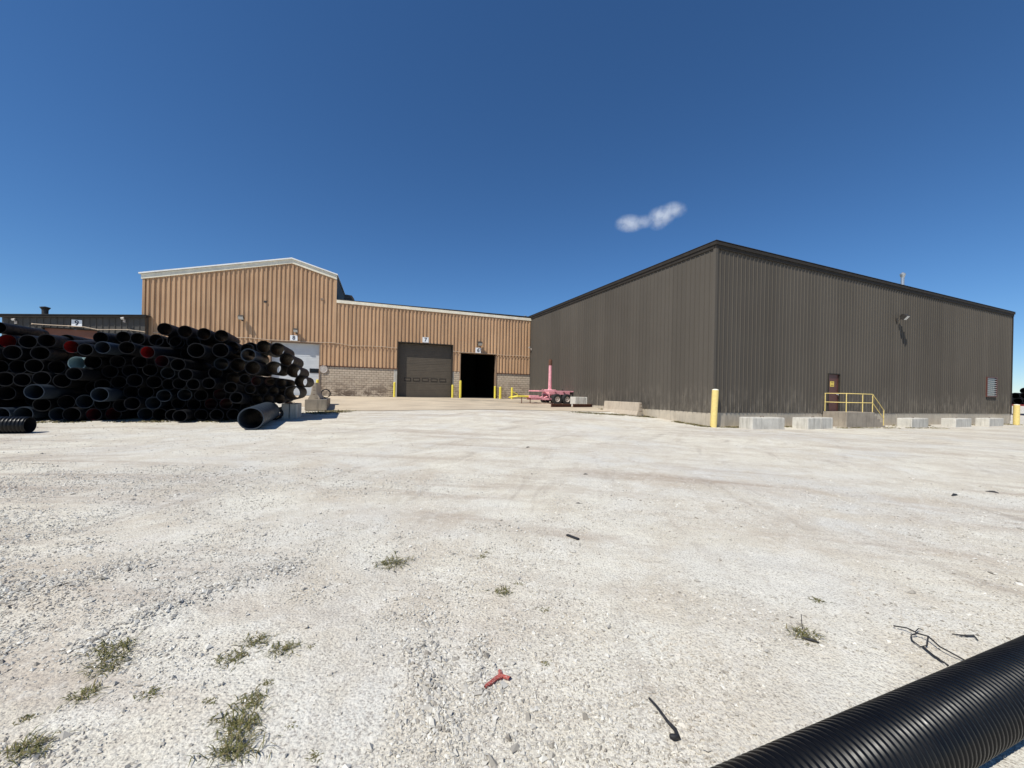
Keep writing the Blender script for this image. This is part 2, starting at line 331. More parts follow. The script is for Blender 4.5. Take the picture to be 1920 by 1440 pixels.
def fix_normals(o):
    bm = bmesh.new(); bm.from_mesh(o.data); bmesh.ops.recalc_face_normals(bm, faces=bm.faces); bm.to_mesh(o.data); bm.free(); return o

# ------------------------------------------------------------------ ground
def axis_pts(lo, hi, d0, d1, step, grow):
    xs = list(np.arange(d0, d1 + 1e-6, step)); s = step; x = d1
    while x < hi: s *= grow; x += s; xs.append(x)
    s = step; x = d0; left = []
    while x > lo: s *= grow; x -= s; left.append(x)
    return np.array(left[::-1] + xs)
def hash_noise(x, y, seed=0):
    xi, yi = np.floor(x).astype(np.int64), np.floor(y).astype(np.int64); xf, yf = x - xi, y - yi
    def h(a, b):
        n = (a * 374761393 + b * 668265263 + seed * 1442695041) & 0x7fffffff
        n = ((n ^ (n >> 13)) * 1274126177) & 0x7fffffff
        return ((n ^ (n >> 16)) & 0xffff) / 65535.0
    u, v = xf * xf * (3 - 2 * xf), yf * yf * (3 - 2 * yf)
    return (h(xi, yi) * (1 - u) + h(xi + 1, yi) * u) * (1 - v) + (h(xi, yi + 1) * (1 - u) + h(xi + 1, yi + 1) * u) * v
def seg_dist(x, y, p, q):
    d = q - p; L2 = d.x ** 2 + d.y ** 2; t = np.clip(((x - p.x) * d.x + (y - p.y) * d.y) / L2, 0, 1)
    return np.hypot(x - p.x - t * d.x, y - p.y - t * d.y)
RIDGES = [(ground(150, 1222), ground(300, 1152), 0.028, 0.13), (ground(300, 1152), ground(520, 1070), 0.024, 0.15),
          (ground(0, 1120), ground(250, 1070), 0.014, 0.2), (ground(815, 1150), ground(845, 1310), -0.012, 0.10),
          (ground(775, 1220), ground(830, 1360), 0.014, 0.10), (ground(890, 1200), ground(905, 1310), 0.010, 0.08)]
def relief(x, y):
    near = np.clip(1.6 - np.hypot(x, y) / 9.0, 0, 1)
    z = (hash_noise(x * 1.4, y * 1.4, 1) - 0.5) * 0.016 + (hash_noise(x * 4.1, y * 4.1, 2) - 0.5) * 0.010 + (hash_noise(x * 13, y * 13, 3) - 0.5) * 0.007
    for p, q, h, w in RIDGES: z = z + h * np.exp(-(seg_dist(x, y, p, q) / w) ** 2)
    far = (hash_noise(x * 0.35, y * 0.35, 4) - 0.5) * 0.03
    return z * near + far * np.clip((np.hypot(x, y) - 2) / 10, 0, 1) * (np.hypot(x, y) < 60)
def gz(x, y): return float(Gn(np.array([x]), np.array([y]))[0] + relief(np.array([x]), np.array([y]))[0])
gx, gy = axis_pts(-6000, 6000, -7.5, 7.5, 0.07, 1.07), axis_pts(-60, 9000, 0.6, 9.0, 0.06, 1.06)
GX, GY = np.meshgrid(gx, gy); GZ = Gn(GX, GY) + relief(GX, GY)
nv = GX.size; me = bpy.data.meshes.new('gravel_yard'); me.vertices.add(nv)
me.vertices.foreach_set('co', np.stack([GX, GY, GZ], -1).ravel().astype(np.float32))
ny, nx = GX.shape; ii = (np.arange(ny - 1)[:, None] * nx + np.arange(nx - 1)[None, :]).ravel()
quads = np.stack([ii, ii + 1, ii + nx + 1, ii + nx], -1).astype(np.int32); nq = len(quads)
me.loops.add(nq * 4); me.loops.foreach_set('vertex_index', quads.ravel()); me.polygons.add(nq)
me.polygons.foreach_set('loop_start', np.arange(nq, dtype=np.int32) * 4); me.polygons.foreach_set('loop_total', np.full(nq, 4, np.int32))
me.polygons.foreach_set('use_smooth', np.ones(nq, bool)); me.update(); me.materials.append(M_GRAV)
structure(link('gravel_ground', me))

# concrete apron before the doors
def sheet(p00, p10, p01, p11, n, m, up, name, mat, edge=0.25, rag=0.0):
    mb = MB(); vs = []
    for j in range(m + 1):
        for i in range(n + 1):
            u, v = i / n, j / m; p = (p00 * (1 - u) + p10 * u) * (1 - v) + (p01 * (1 - u) + p11 * u) * v
            if rag and (j == 0): p = p + B * random.uniform(-rag, rag)
            vs.append((p.x, p.y, gz(p.x, p.y) + up))
    fs = [(j * (n + 1) + i, j * (n + 1) + i + 1, (j + 1) * (n + 1) + i + 1, (j + 1) * (n + 1) + i) for j in range(m) for i in range(n)]
    mb.add(vs, fs, True); return mb.build(name, mat)
FL, FR = ground(598, 769.5), ground(1108, 773)
sWL, _ = WT.sz(480, 735)
FR2 = C + B * ((FR - C).dot(B))
apron = structure(sheet(FL, FR2 - A * 0.02, WT.w(sWL, 0, 0.35), WT.w(0, 0, 0.05), 60, 40, 0.022, 'concrete_apron', M_APRON, rag=0.05))
# the floor inside the open door
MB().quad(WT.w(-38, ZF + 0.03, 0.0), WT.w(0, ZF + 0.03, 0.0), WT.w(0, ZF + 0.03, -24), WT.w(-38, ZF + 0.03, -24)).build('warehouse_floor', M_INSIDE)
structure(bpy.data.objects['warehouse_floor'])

# ------------------------------------------------------------------ siding, one panel object after the other
def siding(parent, W, s0, s1, period, prof, zb, zt, mat, per_panel=3, opens=(), extra=(), out0=0.0):
    """prof: (fraction of period, out). opens: (sa, sb, ztop). extra: s of kinks in the top edge"""
    pw = period * per_panel; k0 = int(math.floor((s1 - s0) / pw - 1e-6)) + 1
    def out_at(s):
        f = ((s - s0) / period) % 1.0
        for (f0, o0), (f1, o1) in zip(prof, prof[1:]):
            if f0 <= f <= f1 + 1e-9: return o0 + (o1 - o0) * ((f - f0) / max(1e-9, f1 - f0))
        return prof[-1][1]
    for k in range(k0):
        a, b = s0 + k * pw, min(s1, s0 + (k + 1) * pw)
        if b - a < 0.02: continue
        br = {round(a, 5), round(b, 5)}
        for i in range(per_panel):
            for f, _o in prof:
                s = a + (i + f) * period
                if a < s < b: br.add(round(s, 5))
        for x in list(extra) + [o[0] for o in opens] + [o[1] for o in opens]:
            if a < x < b: br.add(round(x, 5))
        br = sorted(br); mb = MB(); jit = random.uniform(-0.002, 0.002)
        for p, q in zip(br, br[1:]):
            if q - p < 1e-4: continue
            mid = (p + q) / 2; lo0, lo1 = zb(p), zb(q)
            for sa, sb, zz in opens:
                if sa < mid < sb: lo0 = lo1 = zz
            # sample the profile just inside the facet so vertical steps stay crisp
            oa, ob = out_at(p + (q - p) * 0.02) + out0 + jit, out_at(q - (q - p) * 0.02) + out0 + jit
            mb.quad(W.w(p, lo0, oa), W.w(q, lo1, ob), W.w(q, zt(q), ob), W.w(p, zt(p), oa))
        mb.build('siding_panel', mat, parent)
TAN_PROF = [(0, 0.0), (0.50, 0.0), (0.56, 0.072), (0.94, 0.072), (1.0, 0.0)]
PBR_PROF = [(0, 0.0), (0.82, 0.0), (0.87, 0.038), (0.95, 0.038), (1.0, 0.0)]
def lerp_poly(pts):
    def f(s):
        if s <= pts[0][0]: return pts[0][1]
        for (s0, z0), (s1, z1) in zip(pts, pts[1:]):
            if s <= s1: return z0 + (z1 - z0) * (s - s0) / max(1e-9, s1 - s0)
        return pts[-1][1]
    return f
def beam(mb, W, s0, z0, s1, z1, h, o0, o1):    # a trim strip along the wall, top edge z0..z1, height h
    v = [W.w(s0, z0 - h, o0), W.w(s1, z1 - h, o0), W.w(s1, z1 - h, o1), W.w(s0, z0 - h, o1), W.w(s0, z0, o0), W.w(s1, z1, o0), W.w(s1, z1, o1), W.w(s0, z0, o1)]
    return mb.add(v, [(0, 1, 2, 3), (4, 7, 6, 5), (0, 4, 5, 1), (1, 5, 6, 2), (2, 6, 7, 3), (3, 7, 4, 0)])
def wbox(mb, W, s0, s1, z0, z1, o0, o1, bev=0.0):
    return mb.box(W.w((s0 + s1) / 2, (z0 + z1) / 2, (o0 + o1) / 2), (abs(s1 - s0) / 2, abs(o1 - o0) / 2, abs(z1 - z0) / 2), (W.d, W.n, UP), bev)

# ---- tan warehouse
g0, gz0 = WT.sz(271, 515); g1, gz1 = WT.sz(548, 486.5); g2, gz2 = WT.sz(631, 517); l0, lz0 = WT.sz(631, 562.5); l1, lz1 = WT.sz(993, 597)
l1 = -0.01
tan = thing('tan_warehouse', WT.w(-14, ZF), 'tan ribbed metal warehouse with a gable, block base and three dock doors', 'warehouse')
zb_l, _z = WT.sz(600, 685.5); zblk_l = _z; _, zblk_r = WT.sz(985, 702)
zblk = lerp_poly([(-40, zblk_l), (zb_l, zblk_l), (0, zblk_r)])
d8a, _ = WT.sz(507, 700); d8b, _ = WT.sz(598, 700); _, d8z = WT.sz(552, 642.5)
d7a, _ = WT.sz(746, 700); d7b, _ = WT.sz(847, 700); _, d7z = WT.sz(797, 645)
d6a, _ = WT.sz(863, 700); d6b, _ = WT.sz(929, 700); _, d6z = WT.sz(896, 663.5)
OPENS = [(d8a, d8b, d8z), (d7a, d7b, d7z), (d6a, d6b, d6z)]
top = lerp_poly([(g0, gz0 - 0.30), (g1, gz1 - 0.30), (g2, gz2 - 0.30)]); low_top = lerp_poly([(g2, lz0 - 0.22), (l1, lz1 - 0.22)])
siding(tan, WT, g0, g2, 0.326, TAN_PROF, zblk, top, M_TAN, 3, OPENS, [g1])
siding(tan, WT, g2, l1, 0.326, TAN_PROF, zblk, low_top, M_TAN, 3, OPENS)
mb = MB(); OF = 0.125
beam(mb, WT, g0 - 0.15, gz0, g1, gz1, 0.36, -0.05, OF); beam(mb, WT, g1 + 0.004, gz1, g2 + 0.05, gz2, 0.36, -0.05, OF)
mb.build('gable_fascia', M_CREAM, tan)
mb = MB()
beam(mb, WT, g0 - 0.28, gz0 + 0.10, g1, gz1 + 0.10, 0.097, -24, OF + 0.10); beam(mb, WT, g1 + 0.004, gz1 + 0.10, g2 + 0.12, gz2 + 0.10, 0.097, -24, OF + 0.10)
mb.build('gable_roof', M_WROOF, tan)
beam(MB(), WT, g2 + 0.06, lz0, l1, lz1, 0.26, -0.05, OF - 0.01).build('parapet_fascia', M_CREAM, tan)
beam(MB(), WT, g2 + 0.06, lz0 + 0.07, l1, lz1 + 0.17, 0.065, -24, OF - 0.04).build('low_roof', M_DROOF, tan)
mb = MB(); wbox(mb, WT, g2 - 0.06, g2 + 0.055, zblk(g2) + 2, gz2 - 0.365, 0.082, 0.092); mb.build('corner_trim', M_TAN, tan)
mb = MB(); wbox(mb, WT, g0 - 0.08, g0 + 0.08, zblk(g0), gz0 - 0.365, -0.02, 0.092); mb.build('corner_trim', M_TAN, tan)
# return walls, back wall, so the shell is closed
mb = MB()
mb.quad(WT.w(g0, 0.2, -0.02), WT.w(g0, gz0 - 0.02, -0.02), WT.w(g0, gz0 - 0.02, -24), WT.w(g0, 0.2, -24))
mb.quad(WT.w(g2 + 0.02, lz0 - 0.3, -0.02), WT.w(g2 + 0.02, gz2 - 0.02, -0.02), WT.w(g2 + 0.02, gz2 - 0.02, -24), WT.w(g2 + 0.02, lz0 - 0.3, -24))
mb.quad(WT.w(l1, 0.2, -0.1), WT.w(l1, lz1, -0.1), WT.w(l1, lz1, -24), WT.w(l1, 0.2, -24))
mb.add([WT.w(g0, 0.2, -24), WT.w(l1, 0.2, -24), WT.w(l1, lz1, -24), WT.w(g2, lz0, -24), WT.w(g2, gz2, -24), WT.w(g1, gz1, -24), WT.w(g0, gz0, -24)], [tuple(range(7))])
mb.build('side_and_back_wall', M_CHAR, tan)
# block base
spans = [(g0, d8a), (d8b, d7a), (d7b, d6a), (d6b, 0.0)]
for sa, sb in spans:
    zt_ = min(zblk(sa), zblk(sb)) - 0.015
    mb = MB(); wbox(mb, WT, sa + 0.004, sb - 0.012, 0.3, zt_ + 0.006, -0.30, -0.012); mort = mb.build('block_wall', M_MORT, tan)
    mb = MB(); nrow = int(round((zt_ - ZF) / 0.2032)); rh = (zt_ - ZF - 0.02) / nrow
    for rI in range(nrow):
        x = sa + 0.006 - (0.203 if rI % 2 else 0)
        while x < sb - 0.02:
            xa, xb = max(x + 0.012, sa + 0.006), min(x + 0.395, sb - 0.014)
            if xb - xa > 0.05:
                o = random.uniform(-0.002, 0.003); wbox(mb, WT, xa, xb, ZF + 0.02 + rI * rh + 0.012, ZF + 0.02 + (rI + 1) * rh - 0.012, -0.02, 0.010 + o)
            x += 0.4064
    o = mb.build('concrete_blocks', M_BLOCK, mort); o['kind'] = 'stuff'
    if sb - sa > 1:
        z0_, z1_ = zblk(sa), zblk(sb); beam(MB(), WT, sa, z0_ + 0.03, sb, z1_ + 0.03, 0.05, 0.0, 0.088).build('drip_flashing', M_RUST, tan)
# door frames and doors
def dock_door(sa, sb, zt_, depth, name, mat, jamb, npan, windows=None, label=None):
    mb = MB()
    wbox(mb, WT, sa - 0.07, sa, 0.5, zt_ + 0.07, -depth - 0.12, 0.088); wbox(mb, WT, sb, sb + 0.07, 0.5, zt_ + 0.07, -depth - 0.12, 0.088)
    wbox(mb, WT, sa + 0.002, sb - 0.002, zt_ + 0.002, zt_ + 0.075, -depth - 0.12, 0.086)
    fr = mb.build('door_frame', jamb, tan)
    if mat is None: return
    mb = MB(); wbox(mb, WT, sa + 0.005, sb - 0.005, ZF, zt_ - 0.005, -depth - 0.10, -depth - 0.05)
    dr = mb.build('overhead_door', mat, tan)
    if label: dr['label'] = label
    ph = (zt_ - ZF - 0.01) / npan
    for i in range(npan):
        mb = MB(); za, zz = ZF + 0.03 + i * ph, ZF + 0.03 + (i + 1) * ph - 0.014
        zz = min(zz, zt_ - 0.01); nr = 4
        for k in range(nr):
            q0, q1 = za + (zz - za) * k / nr, za + (zz - za) * (k + 1) / nr
            wbox(mb, WT, sa + 0.012, sb - 0.012, q0 + 0.004, q1 - 0.010, -depth - 0.052, -depth - 0.02 + (0.003 if k % 2 else 0))
        mb.build('door_panel', mat, dr)
    if windows:
        for (wa, wb, za, zz) in windows:
            mb = MB()
            for (p, q, r_, t_) in ((wa - 0.05, wb + 0.05, za - 0.05, za), (wa - 0.05, wb + 0.05, zz, zz + 0.05), (wa - 0.05, wa, za + 0.001, zz - 0.001), (wb, wb + 0.05, za + 0.001, zz - 0.001)):
                wbox(mb, WT, p, q, r_, t_, -depth - 0.03, -depth + 0.012)
            mb.build('window_frame', M_DTRIM if mat is M_DDOOR else M_DTRIM, dr)
            wbox(MB(), WT, wa, wb, za, zz, -depth - 0.03, -depth - 0.005).build('window_pane', M_GLASSD if mat is M_WDOOR else M_DDOOR, dr)
wins = []
for i in range(5):
    xa = d7a + 0.62 + i * 0.82; _, zc = WT.sz(800, 712); wins.append((xa, xa + 0.52, zc - 0.10, zc + 0.10))
dock_door(d7a, d7b, d7z, 0.36, 'door', M_DDOOR, M_DTRIM, 8, wins, 'dark brown sectional door under sign 7')
w8, z8 = WT.sz(589, 695); dock_door(d8a, d8b, d8z, 0.24, 'door', M_WDOOR, M_JAMB, 8, [(w8 - 0.34, w8 + 0.34, z8 - 0.14, z8 + 0.14)], 'white sectional door under sign 8')
dock_door(d6a, d6b, d6z, 0.30, 'door', None, M_JAMB, 0)
# pale pier faces by the doors
mb = MB(); wbox(mb, WT, d7a - 0.36, d7a - 0.075, ZF, zblk(d7a) - 0.08, 0.0, 0.02); mb.build('pier_face', M_CBLOCK, tan)
mb = MB(); wbox(mb, WT, d7b + 0.075, d7b + 0.20, ZF, zblk(d7b) - 0.08, 0.0, 0.02); mb.build('pier_face', M_CBLOCK, tan)
# conduit
def conduit(pts, W, parent, r=0.027, out=0.112):
    P = []
    for px, py in pts: s, z = W.sz(px, py); P.append(W.w(s, z, out))
    MB().tube(P, r, 8).build('conduit', M_COND, parent)
    for i in range(0, len(P), 2): wbox(MB(), W, (P[i] - W.P).dot(W.d) - 0.03, (P[i] - W.P).dot(W.d) + 0.03, P[i].z - 0.05, P[i].z + 0.05, 0.035, out - 0.01).build('conduit_clip', M_COND, parent)
conduit([(290, 624), (330, 627), (380, 630), (430, 632.5), (470, 634), (505, 637.5), (545, 639.5), (598, 642.5), (622, 643), (640, 645), (660, 649), (690, 649.3), (715, 650), (735, 652.5), (744, 653)], WT, tan)
conduit([(850, 659), (856, 659.3), (862, 660.5), (900, 662.4), (930, 664.6), (945, 666.5), (970, 667.3), (991, 669)], WT, tan)
for px, py, w_ in ((498, 566, 0.10), (604.5, 561.5, 0.12)):  # boxes standing in for a small hole and a dark patch in the siding
    s, z = WT.sz(px, py); mb = MB(); wbox(mb, WT, s - w_, s + w_, z - w_ * 0.8, z + w_ * 0.8, 0.03, 0.10, 0.01); mb.build('wall_spot_box', M_JAMB if px > 550 else M_LAMP, tan)
s, z = WT.sz(607, 692.5); mb = MB(); mb.lathe(WT.w(s, z, 0.03), NT, [(0, 0.33), (0.05, 0.33), (0.07, 0.30), (0.05, 0.24), (0.06, 0.0)], 28)
tag(mb.build('round_plate', M_PLATE), 'round weathered pale plate on block wall beside the white door', 'plate')

# ---- charcoal annex with sign 9
W9 = Wall(WT.w(0, 0, 0.55), T, NT)
n0, nz0 = W9.sz(4, 590.5); n1, nz1 = W9.sz(272, 591.5)
ann = thing('charcoal_annex', W9.w((n0 + n1) / 2, 0.8), 'low charcoal ribbed annex with red-brown door behind the pipe stack', 'building')
a_a, _ = W9.sz(80, 640); a_b, _ = W9.sz(183, 640); _, a_z = W9.sz(130, 617)
t9 = lerp_poly([(n0, nz0 - 0.15), (n1, nz1 - 0.15)])
siding(ann, W9, n0, n1, 0.36, PBR_PROF, lambda s: 0.6, t9, M_CHAR, 3, [(a_a, a_b, a_z)])
beam(MB(), W9, n0 - 0.1, nz0, n1 + 0.14, nz1, 0.17, -0.05, 0.22).build('eave_trim', M_DTRIM, ann)
mb = MB(); beam(mb, W9, n0 - 0.12, nz0 + 0.032, n1 + 0.16, nz1 + 0.032, 0.03, -10, 0.26); mb.build('roof', M_DROOF, ann)
mb = MB(); mb.quad(W9.w(n0, 0.3, 0), W9.w(n0, nz0 - 0.05, 0), W9.w(n0, nz0 - 0.05, -10), W9.w(n0, 0.3, -10)); mb.quad(W9.w(n1, 0.3, 0), W9.w(n1, nz1 - 0.05, 0), W9.w(n1, nz1 - 0.05, -0.5), W9.w(n1, 0.3, -0.5))
mb.quad(W9.w(n0, 0.3, -10), W9.w(n0, nz0 - 0.05, -10), W9.w(n1, nz1 - 0.05, -10), W9.w(n1, 0.3, -10)); mb.build('side_wall', M_CHAR, ann)
mb = MB(); wbox(mb, W9, a_a + 0.01, a_b - 0.01, 0.6, a_z - 0.01, -0.22, -0.16); d9 = mb.build('overhead_door', M_RDOOR, ann)
for i in range(8):
    mb = MB(); ph = (a_z - 0.62) / 8; wbox(mb, W9, a_a + 0.02, a_b - 0.02, 0.62 + i * ph + 0.01, 0.62 + (i + 1) * ph - 0.012, -0.17, -0.13); mb.build('door_panel', M_RDOOR, d9)
mb = MB(); wbox(mb, W9, a_a - 0.06, a_a + 0.008, 0.6, a_z + 0.06, -0.2, 0.05); wbox(mb, W9, a_b - 0.008, a_b + 0.06, 0.6, a_z + 0.06, -0.2, 0.05); wbox(mb, W9, a_a + 0.01, a_b - 0.01, a_z, a_z + 0.058, -0.2, 0.048); mb.build('door_frame', M_DTRIM, ann)
conduit([(62, 607.5), (90, 609.5), (130, 611.5), (160, 613.5), (185, 618.5), (210, 618.3), (240, 618.5), (262, 621), (272, 622.5)], W9, ann)

# ---- grey-brown warehouse
ZS = 0.70
_, hc = WR.sz(1340, 453); sfar, hfar = WR.sz(1899, 586.5); _, hj = WL.sz(994, 593.5)
br = thing('grey_brown_warehouse', WR.w(10, 0), 'tall grey-brown ribbed metal warehouse with concrete plinth and dark eave trim', 'warehouse')
ztR = lerp_poly([(0, hc - 0.30), (sfar, hfar - 0.30)]); ztL = lerp_poly([(0, hc - 0.30), (LJ, hj - 0.30)])
zsR = lerp_poly([(0, ZS + 0.02), (sfar, ZS - 0.10)])
da, _ = WR.sz(1552.5, 735); db, _ = WR.sz(1572.5, 735); _, dzt = WR.sz(1562, 702); _, dzb = WR.sz(1562, 770)
la, _ = WR.sz(1848.5, 725); lb, _ = WR.sz(1866, 725); _, lzt = WR.sz(1857, 709); _, lzb = WR.sz(1857, 742.5)
siding(br, WR, 0.06, sfar, 0.305, PBR_PROF, zsR, ztR, M_BROWN, 3, [(da, db, dzt)])
siding(br, WL, 0.06, LJ, 0.305, [(f, o) for f, o in PBR_PROF], lambda s: ZS, ztL, M_BROWN, 3)
mb = MB(); wbox(mb, WR, -0.05, 0.10, ZS, hc - 0.3, 0.048, 0.060); wbox(mb, WL, -0.060, 0.10, ZS, hc - 0.3, 0.048, 0.064); mb.build('corner_trim', M_BROWN, br)
mb = MB(); wbox(mb, WR, sfar - 0.10, sfar + 0.05, zsR(sfar), hfar - 0.3, -0.02, 0.046); mb.build('corner_trim', M_DTRIM, br)
mb = MB(); beam(mb, WR, -0.115, hc, sfar + 0.12, hfar, 0.15, -0.05, 0.115); beam(mb, WR, -0.07, hc - 0.155, sfar + 0.06, hfar - 0.155, 0.17, -0.05, 0.068); mb.build('eave_trim', M_DTRIM, br)
mb = MB(); beam(mb, WL, -0.02, hc + 0.002, LJ + 0.1, hj + 0.002, 0.15, -0.05, 0.112); beam(mb, WL, -0.02, hc - 0.153, LJ, hj - 0.153, 0.17, -0.05, 0.07); mb.build('eave_trim', M_DTRIM, br)
rv = [WR.w(-0.13, hc + 0.03, 0.13), WR.w(sfar + 0.14, hfar + 0.03, 0.13), WR.w(sfar + 0.14, hfar + 0.03, -40), WR.w(-0.13, hj + 0.03, -40)]
MB().prism(rv, UP * 0.025).build('roof', M_DTRIM, br)
mb = MB(); mb.quad(WR.w(sfar, 0, 0), WR.w(sfar, hfar - 0.02, 0), WR.w(sfar, hfar - 0.02, -40), WR.w(sfar, 0, -40)); mb.quad(WR.w(0, 0, -40), WR.w(0, hj - 0.02, -40), WR.w(sfar, hfar - 0.02, -40), WR.w(sfar, 0, -40))
mb.quad(WR.w(0, 0.3, -LJ), WR.w(0, hj, -LJ), WR.w(0, hj - .02, -40), WR.w(0, 0.3, -40)); mb.build('side_and_back_wall', M_BROWN, br)
# plinth in cast bays
x = 0.0
while x < sfar:
    w_ = min(2.44, sfar - x); mb = MB(); wbox(mb, WR, x + 0.006, x + w_ - 0.006, -1.0, zsR(x + w_ / 2) + 0.03, -0.3, -0.012 - random.uniform(0, 0.006), 0.008); mb.build('plinth_bay', M_PLINTH, br); x += w_
x = 0.0
while x < LJ - 4:
    w_ = 1.22; mb = MB(); wbox(mb, WL, x + 0.006, x + w_ - 0.006, -1.0, ZS + 0.03, -0.3, -0.012 - random.uniform(0, 0.006), 0.008); mb.build('plinth_bay', M_PLINTH, br); x += w_
# personnel door
mb = MB(); wbox(mb, WR, da + 0.005, db - 0.005, dzb - 0.02, dzt - 0.005, -0.08, -0.03); pd = mb.build('personnel_door', M_MDOOR, br); pd['label'] = 'maroon steel door with a yellow notice'
mb = MB(); wbox(mb, WR, da - 0.05, da, ZS, dzt + 0.05, -0.1, 0.05); wbox(mb, WR, db, db + 0.05, ZS, dzt + 0.05, -0.1, 0.05); wbox(mb, WR, da + 0.001, db - 0.001, dzt, dzt + 0.05, -0.1, 0.048); mb.build('door_frame', M_DTRIM, br)
_s, _z = WR.sz(1569, 740); mb = MB(); mb.lathe(WR.w(db - 0.14, _z, -0.03), NA, [(0, 0.03), (0.05, 0.025), (0.06, 0.04), (0.09, 0.04), (0.10, 0.0)], 12); mb.build('door_knob', M_GALV, pd)
_s, _z = WR.sz(1561, 720); nt_ = MB(); wbox(nt_, WR, _s - 0.19, _s + 0.19, _z - 0.16, _z + 0.16, -0.029, -0.022); ny_ = nt_.build('notice', M_SIGNY, pd)
mb = MB()
for k, (x0, x1) in enumerate(((-0.12, 0.12), (-0.02, 0.02), (-0.02, 0.02), (-0.13, 0.13))): wbox(mb, WR, _s + x0, _s + x1, _z + 0.09 - k * 0.065, _z + 0.12 - k * 0.065, -0.023, -0.019)
mb.build('notice_print', M_RUST, pd)
# louver
lv = thing('wall_louver', WR.w((la + lb) / 2, lzb, 0.03), 'grey slatted louver in maroon frame on the grey-brown wall', 'louver')
mb = MB()
for p, q, r_, t_ in ((la - 0.07, lb + 0.07, lzt, lzt + 0.08), (la - 0.07, lb + 0.07, lzb - 0.08, lzb), (la - 0.07, la, lzb + 0.001, lzt - 0.001), (lb, lb + 0.07, lzb + 0.001, lzt - 0.001)): wbox(mb, WR, p, q, r_, t_, 0.0, 0.10)
mb.build('louver_frame', M_MDOOR, lv); wbox(MB(), WR, la, lb, lzb, lzt, 0.0, 0.034).build('louver_back', M_GLASSD, lv)
ns = 9
for i in range(ns):
    zc = lzb + (i + 0.5) * (lzt - lzb) / ns; mb = MB(); mb.box(WR.w((la + lb) / 2, zc, 0.062), ((lb - la) / 2 - 0.01, 0.035, 0.010), (A, (NA - UP * 0.9).normalized(), (NA * 0.9 + UP).normalized())); mb.build('louver_slat', M_LOUV, lv)

# ---- stair landing and yellow railing
pa, pz = WR.sz(1545, 772); pb, _ = WR.sz(1629, 772); PO = 1.25
land = thing('stair_landing', WR.w((pa + pb) / 2, -0.2, PO / 2), 'stained concrete landing with steps below the maroon door', 'landing')
LT = dzb - 0.03
la0 = da - 0.55; lb0 = db + 1.15
def gW(W, s, out): p = W.w(s, 0, out); return gz(p.x, p.y)
mb = MB(); wbox(mb, WR, la0, lb0, -0.7, LT, 0.06, PO, 0.015); mb.build('landing_block', M_DCONC, land)
for i in range(4):
    mb = MB(); wbox(mb, WR, lb0 + 0.002 + i * 0.30, lb0 + 0.30 + i * 0.30, -0.7, LT - (i + 1) * 0.20, 0.06, PO - 0.01, 0.012); mb.build('step', M_DCONC, land)
rail = thing('stair_railing', WR.w(la0, LT, PO), 'yellow pipe handrail around the concrete landing', 'railing')
ro = PO - 0.07; sx = [la0 + 0.07, la0 + (lb0 - la0) * 0.60, lb0 - 0.08]; ex = lb0 + 1.12
ez = gW(WR, ex, ro)
for s_ in sx: MB().tube([WR.w(s_, LT, ro), WR.w(s_, LT + 1.06, ro)], 0.023, 8).build('post', M_YEL2, rail)
MB().tube([WR.w(ex, ez - 0.05, ro), WR.w(ex, ez + 1.02, ro)], 0.023, 8).build('post', M_YEL2, rail)
MB().tube([WR.w(sx[0], LT + 0.02, 0.12), WR.w(sx[0], LT + 1.06, 0.12)], 0.023, 8).build('post', M_YEL2, rail)
for h in (1.06, 0.55):
    MB().tube([WR.w(sx[0], LT + h, 0.1), WR.w(sx[0], LT + h, ro), WR.w(sx[2], LT + h, ro)], 0.021, 8).build('rail', M_YEL2, rail)
    MB().tube([WR.w(sx[2], LT + h, ro), WR.w(ex, ez + h - 0.05, ro)], 0.021, 8).build('rail', M_YEL2, rail)

# ------------------------------------------------------------------ signs, lamps, vents
def text_mesh(txt, size, mat, name):
    cu = bpy.data.curves.new(name, 'FONT'); cu.body = txt; cu.size = size; cu.align_x = 'CENTER'; cu.align_y = 'CENTER'; cu.extrude = 0.003; cu.offset = size * 0.022
    o = bpy.data.objects.new(name, cu); COL.objects.link(o); dg = bpy.context.evaluated_depsgraph_get()
    m = bpy.data.meshes.new_from_object(o.evaluated_get(dg)); bpy.data.objects.remove(o); bpy.data.curves.remove(cu)
    m.materials.clear(); m.materials.append(mat); m.name = name; return m
def num_sign(W, px0, py0, px1, py1, txt, label, out=0.07, tilt=0):
    s0, z0 = W.sz(px0, py1); s1, z1 = W.sz(px1, py0); h = abs(z1 - z0); c = W.w((s0 + s1) / 2, (z0 + z1) / 2, out)
    t = thing('dock_number_sign', c, label, 'sign', 'dock number signs')
    wbox(MB(), W, s0, s1, z0, z1, out - 0.012, out).build('sign_plate', M_SIGNW, t)
    m = text_mesh(txt, h * 1.02, M_SIGNK, 'number'); o = link('number', m)
    o.matrix_world = Matrix.Translation(c + W.n * 0.006) @ Matrix((W.d.to_4d(), UP.to_4d(), W.n.to_4d(), (0, 0, 0, 1))).transposed()
    mw = Matrix((( W.d.x, UP.x, W.n.x, 0), (W.d.y, UP.y, W.n.y, 0), (W.d.z, UP.z, W.n.z, 0), (0, 0, 0, 1)))
    for v in m.vertices: v.co = c + W.n * 0.006 + mw @ v.co
    o.matrix_world = Matrix(); o.parent = t; o.matrix_parent_inverse = Matrix.Translation(-t.location)
num_sign(W9, 135, 600.5, 155, 612, '9', 'white sign with number 9 on the charcoal annex', 0.06)
num_sign(WT, 544.5, 629.5, 558.5, 638.5, '8', 'white sign with number 8 above the white door', 0.13)
num_sign(WT, 792, 633, 803.5, 642, '7', 'white sign with number 7 above the brown door', 0.10)
num_sign(WT, 891, 652.5, 901.5, 661.5, '6', 'white sign with number 6 above the open doorway', 0.11)
